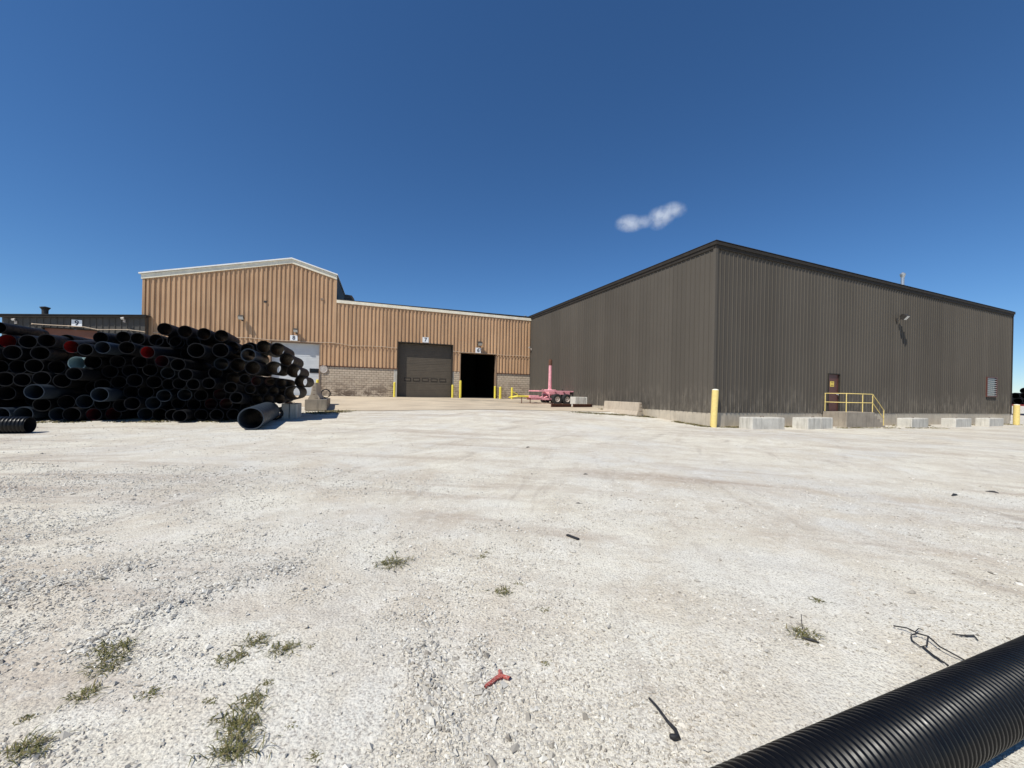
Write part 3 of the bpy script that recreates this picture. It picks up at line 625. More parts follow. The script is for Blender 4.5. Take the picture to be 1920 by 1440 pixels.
def flood(W, px, py, label, size=0.30, arm=0.45, lean=0.0, mat=M_LAMP):
    s, z = W.sz(px, py); base = W.w(s, z, 0.04); t = thing('wall_lamp', base, label, 'lamp', 'wall lamps')
    wbox(MB(), W, s - 0.07, s + 0.07, z - 0.10, z + 0.10, 0.035, 0.08, 0.008).build('wall_plate', mat, t)
    e = W.w(s + lean * arm, z + 0.18, arm); MB().tube([W.w(s, z, 0.07), W.w(s + lean * arm * 0.5, z + 0.03, arm * 0.6), e], 0.022, 8).build('arm', mat, t)
    fw = (W.n * 0.75 - UP * 0.66 + W.d * lean * 0.3).normalized(); sd = W.d - fw * W.d.dot(fw); sd.normalize(); up = sd.cross(fw)
    hd = MB().box(e + fw * 0.05, (size * 0.55, size * 0.30, size * 0.42), (sd, fw, up), 0.02)
    hd.box(e - fw * size * 0.36, (size * 0.32, size * 0.10, size * 0.26), (sd, fw, up), 0.01); h = hd.build('lamp_head', mat, t)
    MB().box(e + fw * (0.052 + size * 0.30), (size * 0.48, 0.004, size * 0.36), (sd, fw, up)).build('lens', M_LENS, h)
flood(WT, 455, 600, 'bronze floodlight with bent arm high on the tan gable', 0.36, 0.36)
flood(WT, 556, 624, 'bronze floodlight just above the number 8 sign', 0.32, 0.34)
flood(WT, 898, 648, 'bronze floodlight above the number 6 sign', 0.40, 0.38)
flood(WR, 1680, 600, 'bronze floodlight on the grey-brown wall right of the door', 0.40, 0.36, 0.35)
flood(W9, 31, 604.5, 'small pale floodlight at the outer end of the annex', 0.15, 0.22, 0, M_PLATE)
flood(W9, 234, 602, 'small grey floodlight on annex beside the tan gable', 0.17, 0.25, 0, M_PLATE)
flood(WL, 997, 655, 'small pale lamp in corner between tan and grey-brown walls', 0.16, 0.25, 0, M_PLATE)
def roof_vent(p, h, r, label, mat):
    t = thing('roof_vent', p, label, 'vent', 'roof vents')
    MB().lathe(p, UP, [(0, r), (h * 0.72, r)], 16).build('stack', mat, t)
    MB().lathe(p + UP * h * 0.72, UP, [(-0.06, r * 1.03), (0, r * 1.03), (h * 0.16, r * 1.6), (h * 0.20, r * 1.6), (h * 0.28, 0.0)], 16).build('cap', mat, t)
p = WR.w(WR.sz(1709, 540)[0] + 0.3, 0, -0.6); roof_vent(Vector((p.x, p.y, hfar + 0.02)), 1.40, 0.10, 'galvanised capped vent on the grey-brown warehouse roof', M_GALV)
s_, z_ = W9.sz(65, 590); roof_vent(W9.w(s_ - 0.2, nz0 + 0.02, -1.2), 0.95, 0.17, 'dull grey flared vent on the charcoal annex roof', M_LAMP)
s_, z_ = WT.sz(998, 590); roof_vent(WL.w(LJ + 3.5, hj + 0.03, -0.9), 0.75, 0.10, 'small vent at the roof corner above the tan wall', M_GALV)
# rooftop unit behind the gable step
s_, z_ = WT.sz(643, 560); p = WT.w(s_ + 0.45, lz0 + 0.02, -1.2)
ru = thing('rooftop_unit', p, 'dark rooftop vent hood beside the tan gable', 'rooftop unit')
MB().box(p + UP * 0.18, (0.42, 0.5, 0.18), (T, NT, UP), 0.02).build('curb', M_DROOF, ru)
mb = MB(); pr = [p + T * -0.42 + UP * 0.36, p + T * 0.42 + UP * 0.36, p + T * 0.22 + UP * 0.66, p + T * -0.30 + UP * 0.70]; mb.prism([q + NT * 0.5 for q in pr], -NT); mb.build('hood', M_LAMP, ru)

# ------------------------------------------------------------------ bollards
def bollard(px, pyb, h, r, label, tilt=(0, 0), W=None, out=0.6, mat=M_YEL):
    if W is None: p = ground(px, pyb)
    else: s, _z = W.sz(px, pyb); p = W.w(s, 0, out); p.z = gz(p.x, p.y)
    ax = Vector((tilt[0], tilt[1], 1)).normalized(); t = thing('bollard', p, label, 'bollard', 'yellow bollards')
    MB().lathe(p - ax * 0.1, ax, [(0, r), (h + 0.1, r)], 24).build('post', mat, t)
    MB().lathe(p + ax * h, ax, [(-0.002, r * 1.005), (0.02, r * 0.97), (0.05, r * 0.6), (0.06, 0)], 24, True, False).build('cap', M_YCAP if r > 0.14 else mat, t)
bollard(598, 728, 1.35, 0.10, 'yellow bollard at the pile side of the white door', W=WT, out=0.9)
bollard(739, 741, 1.32, 0.10, 'yellow bollard on the block wall side of the brown door', W=WT, out=0.5)
bollard(846.5, 744, 1.20, 0.10, 'short yellow bollard against the narrow block pier beside brown door', W=WT, out=0.5)
bollard(861, 744, 1.62, 0.11, 'tallest slim yellow bollard at left jamb of the open doorway', W=WT, out=0.5)
bollard(925.5, 746, 1.18, 0.10, 'yellow bollard standing inside right jamb of the open doorway', W=WT, out=0.45)
bollard(934, 746, 1.14, 0.12, 'yellow bollard just outside the open doorway before block wall', W=WT, out=0.7)
bollard(955.5, 747.5, 1.10, 0.11, 'yellow bollard between open doorway and the pink trailer tongue', W=WT, out=0.7)
bollard(1337.5, 801, 1.86, 0.155, 'thick leaning yellow bollard at the grey-brown warehouse corner', (0.035, 0), mat=M_YEL2)
bollard(1905.5, 797, 1.62, 0.18, 'thick yellow bollard at the far end of grey-brown warehouse', (0, 0), mat=M_YEL2)

# ------------------------------------------------------------------ cast concrete blocks, barriers
def cast_block(px0, px1, pyb, depth, h, label, yaw=0, slots=True, base=None, axis=None, split=False):
    d = axis or A; dn = Vector((d.y, -d.x, 0))
    if yaw: q = Matrix.Rotation(R(yaw), 3, 'Z'); d = q @ d; dn = q @ dn
    a, b = ground(px0, pyb), ground(px1, pyb); c = (a + b) / 2; L = (b - a).dot(d) * 0.98
    if base is not None: c = c + dn * base
    c = c - dn * depth / 2; c.z = gz(c.x, c.y)
    t = thing('concrete_block', c, label, 'concrete block', 'cast concrete blocks')
    n = 2 if split else 1
    for i in range(n):
        w = L / n; cc = c + d * ((i - (n - 1) / 2) * w)
        mb = MB().box(cc + UP * (h / 2 - 0.03), (w / 2 - (0.012 if n > 1 else 0), depth / 2, h / 2 + 0.03), (d, -dn, UP), 0.04)
        mb.build('block', M_CBLOCK, t)
    mb = MB(); P = c + UP * (h + 0.0); mb.tube([P - d * 0.12 - UP * 0.03, P - d * 0.10 + UP * 0.05, P + d * 0.10 + UP * 0.05, P + d * 0.12 - UP * 0.03], 0.012, 6); mb.build('lifting_loop', M_RUST, t)
    return t
cast_block(1408, 1474, 805, 0.75, 0.57, 'clean pale concrete block nearest the leaning corner bollard', -4)
cast_block(1505, 1572, 804, 0.75, 0.58, 'stained concrete block in front of the stair landing', 5, split=True)
cast_block(1702, 1749, 802, 0.7, 0.57, 'concrete block by the wall just past the handrail', 4)
cast_block(1785, 1829, 801, 0.7, 0.56, 'concrete block by the plinth between its two neighbours', 3)
cast_block(1848, 1889, 799.5, 0.7, 0.57, 'concrete block below the wall louver', 3)
cast_block(1079, 1117, 762.5, 0.8, 0.72, 'whitewashed double concrete block behind the rusty beams', 0, split=True)
cb = cast_block(526, 557, 785, 1.15, 0.66, 'split concrete block with red cloth scraps beside the loose pipe', 0, split=True, axis=T)
# red scraps on it
tp = Vector(cb.location) + UP * 0.665
mb = MB()
for k in range(5):
    q = tp + T * random.uniform(-0.25, 0.0) + NT * random.uniform(0.1, 0.5); u = Vector((random.uniform(-1, 1), random.uniform(-1, 1), 0)).normalized() * 0.11; w = UP.cross(u) * 0.5
    mb.add([q - u - w, q + u - w + UP * 0.03, q + u + w + UP * 0.01, q - u + w + UP * 0.04, q + UP * 0.05], [(0, 1, 4), (1, 2, 4), (2, 3, 4), (3, 0, 4)])
tag(mb.build('red_scrap', M_REDPL), 'crumpled red scrap lying on the split concrete block', 'scrap')
def jersey(c, d, L, label, mat, hook=True, h=0.82):
    n = Vector((d.y, -d.x, 0)); P = [(-0.30, 0), (-0.30, 0.08), (-0.17, 0.30), (-0.085, h), (0.085, h), (0.17, 0.30), (0.30, 0.08), (0.30, 0)]
    t = thing('jersey_barrier', c, label, 'barrier', 'concrete traffic barriers')
    poly = [c - d * L / 2 + n * x + UP * z for x, z in P]; o = MB().prism(poly, d * L).build('barrier_body', mat, t); fix_normals(o)
    m = o.modifiers.new('bevel', 'BEVEL'); m.width = 0.02; m.segments = 2; m.limit_method = 'ANGLE'
    for e in (-1, 1):
        mb = MB()
        for zz in (0.28, 0.52, 0.70):
            b0 = c + d * (e * (L / 2 - 0.01)) + UP * zz; mb.tube([b0 + n * -0.05, b0 + d * e * 0.07 + n * -0.05, b0 + d * e * 0.09, b0 + d * e * 0.07 + n * 0.05, b0 + n * 0.05], 0.012, 6)
        mb.build('rebar_loops', M_RUST, t)
    return t
p0, p1 = ground(1141, 771), ground(1216, 781)
dd = -B; LL = 3.6; c = C + B * ((p1 - C).dot(B) + 1.8) + NB * 0.62; e0, e1 = c - B * 1.8, c + B * 1.8; c.z = (gz(e0.x, e0.y) + gz(e1.x, e1.y)) / 2 - 0.05
jersey(c, dd, LL * 0.98, 'long tan concrete barrier beside the grey-brown wall plinth', M_BARR)
# barrier standing on a dark slab at the end of the pile
q0 = ground(574, 770.5); slab_d = B
sl = q0 + B * 1.9 + A * 0.05; sl.z = gz(sl.x, sl.y)
ds = thing('concrete_slab', sl, 'dark stained concrete slab carrying a barrier beside pipe stack', 'slab')
ax = A * 1.0; MB().box(sl + A * 0.42 + UP * 0.26, (0.55, 1.9, 0.30), (A, B, UP), 0.02).build('slab_body', M_DCONC, ds)
jb = sl + A * 0.30 - B * 0.1 + UP * 0.56; jersey(jb, B, 3.0, 'stained concrete barrier with rusty loops standing on dark slab', M_BARR, h=0.95)

# ------------------------------------------------------------------ pipes
def pipe_mesh(name, mat, r_in=0.90, n=36, corr=None):
    mb = MB(); b = 0.006
    mb.lathe((0, 0, 0), (0, 1, 0), [(b, 1.0), (0.25, 1.0), (0.5, 1.0), (0.75, 1.0), (1 - b, 1.0)], n, True, False)
    mb.lathe((0, 0, 0), (0, 1, 0), [(0, r_in + 0.015), (0, 0.985), (b, 1.0)], n, True, True)
    mb.lathe((0, 0, 0), (0, 1, 0), [(1 - b, 1.0), (1, 0.985), (1, r_in + 0.015), (1 - b, r_in)], n, True, True)
    mb.lathe((0, 0, 0), (0, 1, 0), [(1 - b, r_in), (0.5, r_in), (b, r_in), (0, r_in + 0.015)], n, True, False)
    return mb.mesh(name, mat)
def liner_mesh(name, mat, n=36):
    return MB().lathe((0, 0, 0), (0, 1, 0), [(0.995, 0.893), (0.5, 0.893), (0.004, 0.893)], n, True, False).mesh(name, mat)
ME_PIPE, ME_PIPEB = pipe_mesh('plastic_pipe', M_PIPE), pipe_mesh('plastic_pipe_blue', M_PIPEB)
ME_PALE = pipe_mesh('pale_blue_pipe', M_LBLU)
ME_THIN = pipe_mesh('thin_pipe', M_PIPE, 0.93)
ME_L = {'r': liner_mesh('red_liner', M_LRED), 'm': liner_mesh('maroon_liner', M_LMAR), 'b': liner_mesh('blue_liner', M_LBLU)}
PIPE_YAW0 = math.atan2(-B.x, B.y)
def put_pipe(c, r, L, yaw, pitch, mesh, label, group, liner=None, name='plastic_pipe'):
    o = link(name, mesh); o.location = c; o.scale = (r, L, r); o.rotation_mode = 'XYZ'; o.rotation_euler = (pitch, random.uniform(-3, 3) * 0, yaw)
    tag(o, label, 'pipe', group)
    if liner:
        k = link('inner_liner', ME_L[liner]); k.parent = o
    return o
# mouths read off the photograph: (x, y, height) in zoomed views
Z1 = lambda L: [(x / 5.5375, 560 + y / 5.5375, h / 5.5375, *e) for x, y, h, *e in L]
Z2 = lambda L: [(300 + x / 5.647, 580 + y / 5.647, h / 5.647, *e) for x, y, h, *e in L]
mouths = Z1([(-20, 312, 120, 't', (80, 627)), (15, 440, 145, 'r'), (290, 445, 145), (480, 455, 140, 'p', (150, 645)), (690, 440, 140, 'k'), (1045, 408, 125, 't', 'p', (262, 642)), (1280, 400, 125, 'k'), (1430, 415, 125, 'k'), (1620, 430, 125, 'k'),
  (1710, 315, 130, 't'), (770, 505, 135, 'r', 'p', (214, 647)), (865, 530, 130, 'p'), (1050, 540, 130, 'p'), (1310, 535, 135, 'p', (290, 664)), (1530, 555, 130, 'r', 'p', (346, 663)), (1670, 675, 125, 'm', 'p'),
  (100, 575, 155), (300, 580, 150, 'k'), (435, 585, 145, 'p', (132, 668)), (0, 690, 150), (145, 705, 150), (350, 705, 150), (560, 712, 145), (790, 655, 145, 'b'), (955, 665, 145), (1240, 640, 130), (1450, 650, 130),
  (1125, 755, 138), (1370, 745, 130), (1560, 760, 130), (60, 830, 155), (250, 840, 140), (440, 842, 150), (645, 852, 148), (820, 800, 135, 'p'), (1045, 870, 135), (1230, 870, 135), (1400, 865, 138), (1640, 870, 135),
  (0, 970, 150), (310, 975, 160, 'p'), (1100, 1000, 150, 'p'), (1335, 990, 135), (1490, 985, 138), (500, 1085, 145), (685, 1085, 148), (900, 1090, 145), (1010, 1110, 138), (1245, 1105, 135), (1400, 1105, 138), (1605, 1100, 135),
  (205, 1200, 155), (565, 1205, 145), (800, 1210, 150), (985, 1215, 135, 'm'), (1170, 1220, 138, 'm'), (1515, 1215, 135), (1690, 1205, 132), (-130, 830, 150), (-60, 570, 150), (-150, 700, 150), (-120, 440, 150), (-160, 1000, 150), (-10, 1190, 150), (-110, 1120, 150)])
mouths += Z2([(265, 235, 132, 't'), (465, 260, 128, 't'), (650, 280, 128, 't'), (150, 330, 130, 'k'), (355, 350, 125, 'k'), (405, 432, 160, 'p'), (620, 440, 155), (762, 405, 135, 'k'), (925, 425, 130, 'k'), (1090, 425, 135, 's'), (1250, 440, 140, 's'),
  (960, 470, 140, 'p'), (650, 572, 135), (830, 590, 148), (985, 602, 150, 'p'), (1195, 620, 145), (1330, 525, 138, 's'), (1420, 660, 135, 's'), (1475, 762, 125, 's'), (190, 585, 135, 'p', (386, 690)), (95, 692, 125), (280, 702, 130, 'p', (390, 706)), (30, 780, 125), (190, 800, 125),
  (340, 795, 122, 'p'), (515, 795, 122, 'p', (432, 719)), (770, 820, 122, 'p', (468, 737)), (885, 757, 104), (1033, 765, 104, 'm'), (1145, 765, 104, 'm'), (1283, 780, 100), (75, 900, 130), (250, 905, 128), (435, 900, 124), (630, 888, 120, 'm'), (840, 935, 122, 'p', (480, 752)), (975, 845, 104), (1080, 860, 104), (1195, 862, 100),
  (1410, 872, 155), (165, 1010, 125), (350, 1015, 125), (540, 1000, 122, 'm'), (700, 1000, 122, 'm'), (910, 1030, 110), (1015, 948, 106), (1130, 948, 106), (1260, 948, 106), (45, 1110, 128), (205, 1112, 130, 'p'), (435, 1115, 124), (600, 1117, 127), (775, 1112, 122)])
F0 = ground(300, 789.5); WP = Wall(F0, T, NT)
P2 = []
for x, y, h, *e in mouths:
    e_ = e[0] if e else ''; off = random.choice((random.gauss(0, 0.10), random.uniform(-0.1, 0.4)))
    if 'p' in e: off = random.uniform(0.75, 1.15)
    if e_ == 'p': e_ = ''
    if e_ == 't': off = random.uniform(0.0, 0.2)
    if e_ in ('k', 's'): off = -random.uniform(0.1, 0.5)
    Wo = Wall(WP.P + NT * off, T, NT); s, z = Wo.sz(x, y); dpt = (Wo.P + T * s).y
    aim = [k for k in e if isinstance(k, tuple)]
    P2.append([s, z, h * dpt / F_PX / 2 * 0.985, e_, s, z, off, aim[0] if aim else None])
def gfloor(s): q = WP.w(s, 0, -0.2); return gz(q.x, q.y)
def relax(P, it):
    for _ in range(it):
        for i in range(len(P)):
            for j in range(i):
                a, b = P[i], P[j]
                if ('k' in a[3]) != ('k' in b[3]): continue
                dx, dz = a[0] - b[0], a[1] - b[1]; d = math.hypot(dx, dz) or 1e-6; o = (a[2] + b[2]) * 0.992 - d
                if o > 0: ux, uz = dx / d * o * 0.5, dz / d * o * 0.5; a[0] += ux; a[1] += uz; b[0] -= ux; b[1] -= uz
        for p in P:
            p[0] += (p[4] - p[0]) * 0.02; p[1] += (p[5] - p[1]) * 0.02; p[1] = max(p[1], gfloor(p[0]) + p[2])
relax(P2, 160)
topz = {}
for p in P2:
    if 'k' not in p[3]:
        for k in range(int((p[0] - 0.4) * 4), int((p[0] + 0.4) * 4) + 1): topz[k] = max(topz.get(k, 0), p[1])
smin = min(p[0] for p in P2); smax = max(p[0] for p in P2); fill = []
SBLK = WP.sz(512, 770)[0]; zz = 0.26
while zz < 4.0:
    ss = smin
    while ss < smax:
        r_ = 0.255; z_ = max(zz, gfloor(ss) + r_)
        if z_ < topz.get(int(round(ss * 4)), 0) - 0.05 and not (ss > SBLK and z_ < 1.1):
            if all(math.hypot(ss - q[0], z_ - q[1]) > (r_ + q[2]) * 0.97 for q in P2 + fill if 'k' not in q[3]): fill.append([ss, z_, r_, 'f', ss, z_, -random.uniform(0.25, 0.6), None])
        ss += 0.07
    zz += 0.07
P2 += fill; relax(P2, 30)
back = []; row = 0; zz = 0.26  # unseen rear rows, added to stop light showing through gaps in the stack
while zz < 3.4:
    ss = smin + (0.27 if row % 2 else 0)
    while ss < smax - 2.2:
        z_ = zz + gfloor(ss)
        if z_ < topz.get(int(round(ss * 4)), 0) - 0.45: back.append([ss, z_, 0.262, 'h', ss, z_, -3.5 - random.uniform(0, 0.3), None])
        ss += 0.54
    zz += 0.465; row += 1
P2 += back
LAB = {'': 'black plastic pipe open end first in the big stack', 't': 'black plastic pipe lying loose along the crest of stack', 'k': 'black plastic pipe set back behind the stack front',
       'f': 'black plastic pipe sunk back in shadow between stacked pipes', 'r': 'black pipe with bright red inside in the stack', 'm': 'black pipe with dark maroon inside in the stack',
       'b': 'pipe with pale blue inside in the stack', 'h': 'added unseen black pipe blocking light through gaps in the stack', 's': 'short black see-through pipe on stack slope by the white door'}
GRP = {'': 'pipes in the front of the stack', 't': 'pipes along the crest of the stack', 'k': 'pipes set back behind the stack front', 'f': 'pipes sunk back between stacked pipes', 'r': 'red lined pipes',
       'm': 'maroon lined pipes', 'b': None, 'h': 'added light-blocking pipes behind the stack', 's': 'see-through pipes on the stack slope'}
def project(q):
    x, y, z = q.x, q.y, q.z - EYE; return PX0 + F_PX * (x * CR + z * SR) / y, PY0 - F_PX * (z * CR - x * SR) / y
def aim_at(c, L, ax, ay):
    best = min((k * 0.005 for k in range(-60, 260)), key=lambda w: abs(project(c + Vector((math.sin(w - 0.6), math.cos(w - 0.6), 0)) * L)[0] - ax)); w = best - 0.6
    h_ = Vector((math.sin(w), math.cos(w), 0)); pt = min((k * 0.004 for k in range(-70, 40)), key=lambda t: abs(project(c + (h_ * math.cos(t) + UP * math.sin(t)) * L)[1] - ay)); return -w, pt
for s, z, r_, e, s0_, z0_, off, aim in P2:
    yaw = PIPE_YAW0 + R(random.gauss(0, 0.8)); L = random.uniform(2.6, 3.2); pit = R(random.gauss(0, 0.25)); me_ = ME_PIPE
    if e == 't': yaw = PIPE_YAW0 + R(random.gauss(0, 1.5)); L = random.uniform(1.9, 2.4); pit = R(random.uniform(-0.5, 0.5)); me_ = ME_THIN
    if e == 'k': L = 2.2
    if e == 's': L = random.uniform(2.5, 2.9); me_ = ME_THIN; yaw = PIPE_YAW0 + R(random.gauss(0, 1))
    if e == 'h': L = 2.2; yaw = PIPE_YAW0
    if e == 'f': L = 2.2
    if e == '' and random.random() < 0.13: me_ = ME_PIPEB
    if e == 'b': me_ = ME_PALE
    if aim: L = 2.9; yaw, pit = aim_at(WP.w(s, z, off), L, *aim)
    lab, grp = LAB[e], GRP[e]
    if e == '':
        gh = z - gfloor(s) - r_
        row_ = 'bottom row, resting on gravel' if gh < 0.16 else 'second row, just above the bottom row' if gh < 0.62 else 'lower middle rows' if gh < 1.25 else 'upper middle rows' if gh < 1.9 else 'upper rows near its crest'
        kind_ = 'blue-black' if me_ is ME_PIPEB else 'wide black' if r_ > 0.275 else 'narrow black' if r_ < 0.235 else 'black'
        lab = kind_ + ' plastic pipe in the stack, ' + row_; grp = 'pipes in the stack: ' + kind_ + ', ' + row_
    c = WP.w(s, z, off); put_pipe(c, r_, L, yaw, pit, me_, lab, grp, e if e in 'rmb' and e else None)
# the loose pipe in front
q = ground(470, 806.5); rL = 0.40; c = q + UP * (rL - 0.01) - NT * 0.0
o = put_pipe(c, rL, 3.5, PIPE_YAW0 + R(1.0), 0, pipe_mesh('loose_pipe', M_LOOSE, 0.90, 48), 'big loose blue-black pipe lying on gravel before the stack', None)
o.location.z = gz(c.x + 0.6 * B.x, c.y + 0.6 * B.y) + rL - 0.01; o.rotation_euler.x = math.atan2(gz(c.x + 3.5 * B.x, c.y + 3.5 * B.y) - gz(c.x, c.y), 3.5)
# corrugated pipes
def corr_pipe(p0, d, L, r, pitch, label, n=48, depth=0.07, name='corrugated_pipe', group=None):
    prof = []; k = int(L / pitch); d = d.normalized()
    for i in range(k):
        y = i * pitch
        for f, q_ in ((0.0, 1 - depth), (0.18, 1 - depth), (0.34, 0.992), (0.50, 1.0), (0.70, 1.0), (0.86, 0.992)): prof.append((y + f * pitch, r * q_))
    prof.append((k * pitch, r * (1 - depth)))
    t = thing(name, p0, label, 'pipe', group)
    mb = MB().lathe(p0, d, prof, n, True, False); mb.build('corrugated_wall', M_CORR, t)
    ri = r * (1 - depth) * 0.97; mb = MB().lathe(p0, d, [(0, r * (1 - depth)), (0, ri)], n).lathe(p0, d, [(k * pitch, ri), (k * pitch, r * (1 - depth))], n).lathe(p0, d, [(k * pitch, ri), (0, ri)], n, True, False); mb.build('inner_wall', M_PIPE, t)
    return t
fd = Vector((math.sin(R(69.5)), math.cos(R(69.5)), 0)); fn = Vector((-fd.y, fd.x, 0)); FRr = 0.143
corr_pipe(fn * 0.915 + fd * -0.9 + UP * (FRr + 0.004), fd, 6.1, FRr, 0.0315, 'black corrugated pipe lying across the near corner of the yard', 64, 0.11)
q = ground(54, 813); rr = 0.255; corr_pipe(q + UP * (rr - 0.01) - T * 0.03 + B * 0.1, -T, 4.5, rr, 0.085, 'black corrugated pipe on the gravel left of the stack', 40, 0.10)
q = sl + A * 0.42 + B * 1.7 + UP * 0.56; rr = 0.29; corr_pipe(q + UP * (rr + 0.0) + A * 0.26, B, 0.85, rr, 0.12, 'short black corrugated pipe on the end of dark slab', 32, 0.12)

# ------------------------------------------------------------------ pink trailer
tp = ground(1052, 758.5); tr = thing('pink_trailer', tp, 'pink two-axle trailer with an upright pink mast and yellow tongue', 'trailer')
TD = A; TN = NA
def tw(s, z, o): return tp + TD * s + TN * o + UP * z
g_ = lambda s, o: gz(tw(s, 0, o).x, tw(s, 0, o).y) - tp.z
def tbox(mb, s0, s1, z0, z1, o0, o1, bev=0.0): return mb.box(tw((s0 + s1) / 2, (z0 + z1) / 2, (o0 + o1) / 2), (abs(s1 - s0) / 2, abs(o1 - o0) / 2, abs(z1 - z0) / 2), (TD, TN, UP), bev)
DZ = 1.02
mb = MB(); tbox(mb, -2.05, 1.1, DZ, DZ + 0.10, -0.02, 0.08); mb.build('deck_rail', M_PINK, tr)
mb = MB(); tbox(mb, -2.05, 1.1, DZ, DZ + 0.10, -1.9, -1.8); mb.build('deck_rail', M_PINK, tr)
for s_ in (-2.0, -1.2, -0.4, 0.4, 1.04): mb = MB(); tbox(mb, s_ - 0.05, s_ + 0.05, DZ + 0.002, DZ + 0.098, -1.795, -0.025); mb.build('cross_member', M_PINK, tr)
mb = MB(); tbox(mb, -0.9, 1.0, DZ - 0.22, DZ - 0.004, -1.5, -0.35); mb.build('subframe', M_PINK, tr)
mb = MB(); tbox(mb, -2.45, -0.20, 0.34, 0.52, -0.65, -0.45, 0.01); tbox(mb, -2.45, -0.20, 0.34, 0.52, -1.40, -1.20, 0.01)
mb.tube([tw(-1.30, 0.5, -0.55), tw(-0.30, DZ - 0.1, -0.55)], 0.06, 8); mb.tube([tw(-1.30, 0.5, -1.3), tw(-0.30, DZ - 0.1, -1.3)], 0.06, 8); mb.build('drawbar', M_PINK, tr)
mb = MB(); tbox(mb, -2.60, -1.75, 0.50, 0.70, -1.45, -0.40, 0.02); mb.build('tongue_plate', M_PINK, tr)
mb = MB(); tbox(mb, -3.60, -2.45, 0.54, 0.68, -1.20, -0.65, 0.03); mb.tube([tw(-3.55, 0.6, -0.65), tw(-4.20, 0.50, -0.92), tw(-3.55, 0.6, -1.2)], 0.05, 8); mb.tube([tw(-3.45, 0.75, -0.92), tw(-3.95, 0.98, -0.92)], 0.03, 8); mb.build('tongue', M_YEL, tr)
for s_ in (-3.2, -2.45): MB().tube([tw(s_, g_(s_, -0.92), -0.70), tw(s_, 0.55, -0.70)], 0.035, 8).build('jack_stand', M_RUST, tr)
for s_ in (-1.75, -1.1): MB().tube([tw(s_, 0.5, 0.03), tw(s_, DZ + (0.55 if s_ > -1.5 else 0.2), 0.03)], 0.025, 8).build('stake', M_PINK, tr)
MB().lathe(tw(-0.55, DZ - 0.22, -0.95), UP, [(0, 0.55), (0.36, 0.55), (0.40, 0.45), (0.40, 0.0)], 28).build('turntable', M_PINK, tr)
MB().lathe(tw(-0.55, DZ + 0.17, -0.95), UP, [(0, 0.19), (0.1, 0.145), (2.05, 0.125)], 20).build('mast', M_PINK, tr)
MB().lathe(tw(-0.55, DZ + 2.18, -0.95), UP, [(0, 0.125), (0.03, 0.15), (0.42, 0.15), (0.44, 0.13), (0.50, 0.12), (0.50, 0.0)], 20).build('mast_head', M_RUST, tr)
for s_ in (-0.47, 0.44):
    MB().tube([tw(s_, 0.425, 0.15), tw(s_, 0.425, -2.0)], 0.05, 8).build('axle', M_PINK, tr)
    for o_, sg in ((0.10, 1), (-1.90, -1)):
        w = MB().lathe(tw(s_, 0.425, o_), TN * sg, [(-0.15, 0.22), (-0.15, 0.38), (-0.11, 0.43), (0.11, 0.43), (0.15, 0.38), (0.15, 0.225)], 28, True, True).build('tyre', M_TYRE, tr)
        MB().lathe(tw(s_, 0.425, o_), TN * sg, [(0.13, 0.215), (0.145, 0.205), (0.06, 0.18), (0.05, 0.09), (0.10, 0.07), (0.10, 0.0)], 24, True, True).build('rim', M_RIM, w)
MB().tube([tw(1.3, DZ, -0.1), tw(1.42, DZ - 0.25, -0.05), tw(1.40, DZ - 0.5, -0.05)], 0.03, 6).build('hose', M_TYRE, tr)
def ibeam(px0, px1, py, label):
    a, b = ground(px0, py), ground(px1, py); c = (a + b) / 2; d = (b - a); d.z = 0; L = d.length; d.normalize(); n = Vector((d.y, -d.x, 0)); c.z = gz(c.x, c.y) + 0.012
    t = thing('steel_beam', c, label, 'steel beam', 'rusty steel beams')
    MB().box(c + UP * 0.012, (L / 2, 0.11, 0.012), (d, n, UP)).build('flange', M_RUST, t); MB().box(c + UP * 0.228, (L / 2, 0.11, 0.012), (d, n, UP)).build('flange', M_RUST, t)
    MB().box(c + UP * 0.12, (L / 2, 0.010, 0.095), (d, n, UP)).build('web', M_RUST, t)
ibeam(1033, 1071, 763.5, 'rusty steel beam on concrete below the pink trailer wheels'); ibeam(1074, 1119, 763.8, 'rusty steel beam in front of the whitewashed block')

# ------------------------------------------------------------------ red flatbed far off, loaded with pipes
rp = ray(1926, 785); rb = Vector((rp.x * 50, 50, 0)); rb.z = gz(rb.x, rb.y)
ft = thing('flatbed_trailer', rb, 'red slatted flatbed trailer beyond the far warehouse end', 'trailer')
def fw_(s, z, o): return rb + A * s + NA * o + UP * z
mb = MB(); mb.box(fw_(3, 1.28, 0), (6.2, 1.25, 0.10), (A, NA, UP)); mb.build('deck', M_TRAIL, ft)
for i in range(24): mb = MB(); mb.box(fw_(-3.0 + i * 0.52, 1.70, 1.25), (0.10, 0.03, 0.38), (A, NA, UP)); mb.build('stake_slat', M_TRAIL, ft)
for z_ in (1.44, 2.02): mb = MB(); mb.box(fw_(3, z_, 1.30), (6.2, 0.025, 0.05), (A, NA, UP)); mb.build('side_rail', M_TRAIL, ft)
for s_ in (4.2, 5.5, 6.8):
    w = MB().lathe(fw_(s_, 0.52, 1.05), NA, [(-0.15, 0.3), (-0.15, 0.48), (0.15, 0.48), (0.15, 0.3)], 24).build('tyre', M_TYRE, ft); MB().lathe(fw_(s_, 0.52, 1.05), NA, [(0.12, 0.31), (0.05, 0.1), (0.05, 0)], 20).build('rim', M_RIM, w)
mb = MB(); mb.box(fw_(-2.2, 0.62, 0.8), (0.08, 0.08, 0.62), (A, NA, UP)); mb.build('landing_leg', M_TRAIL, ft)
ry = math.atan2(-A.x, A.y)
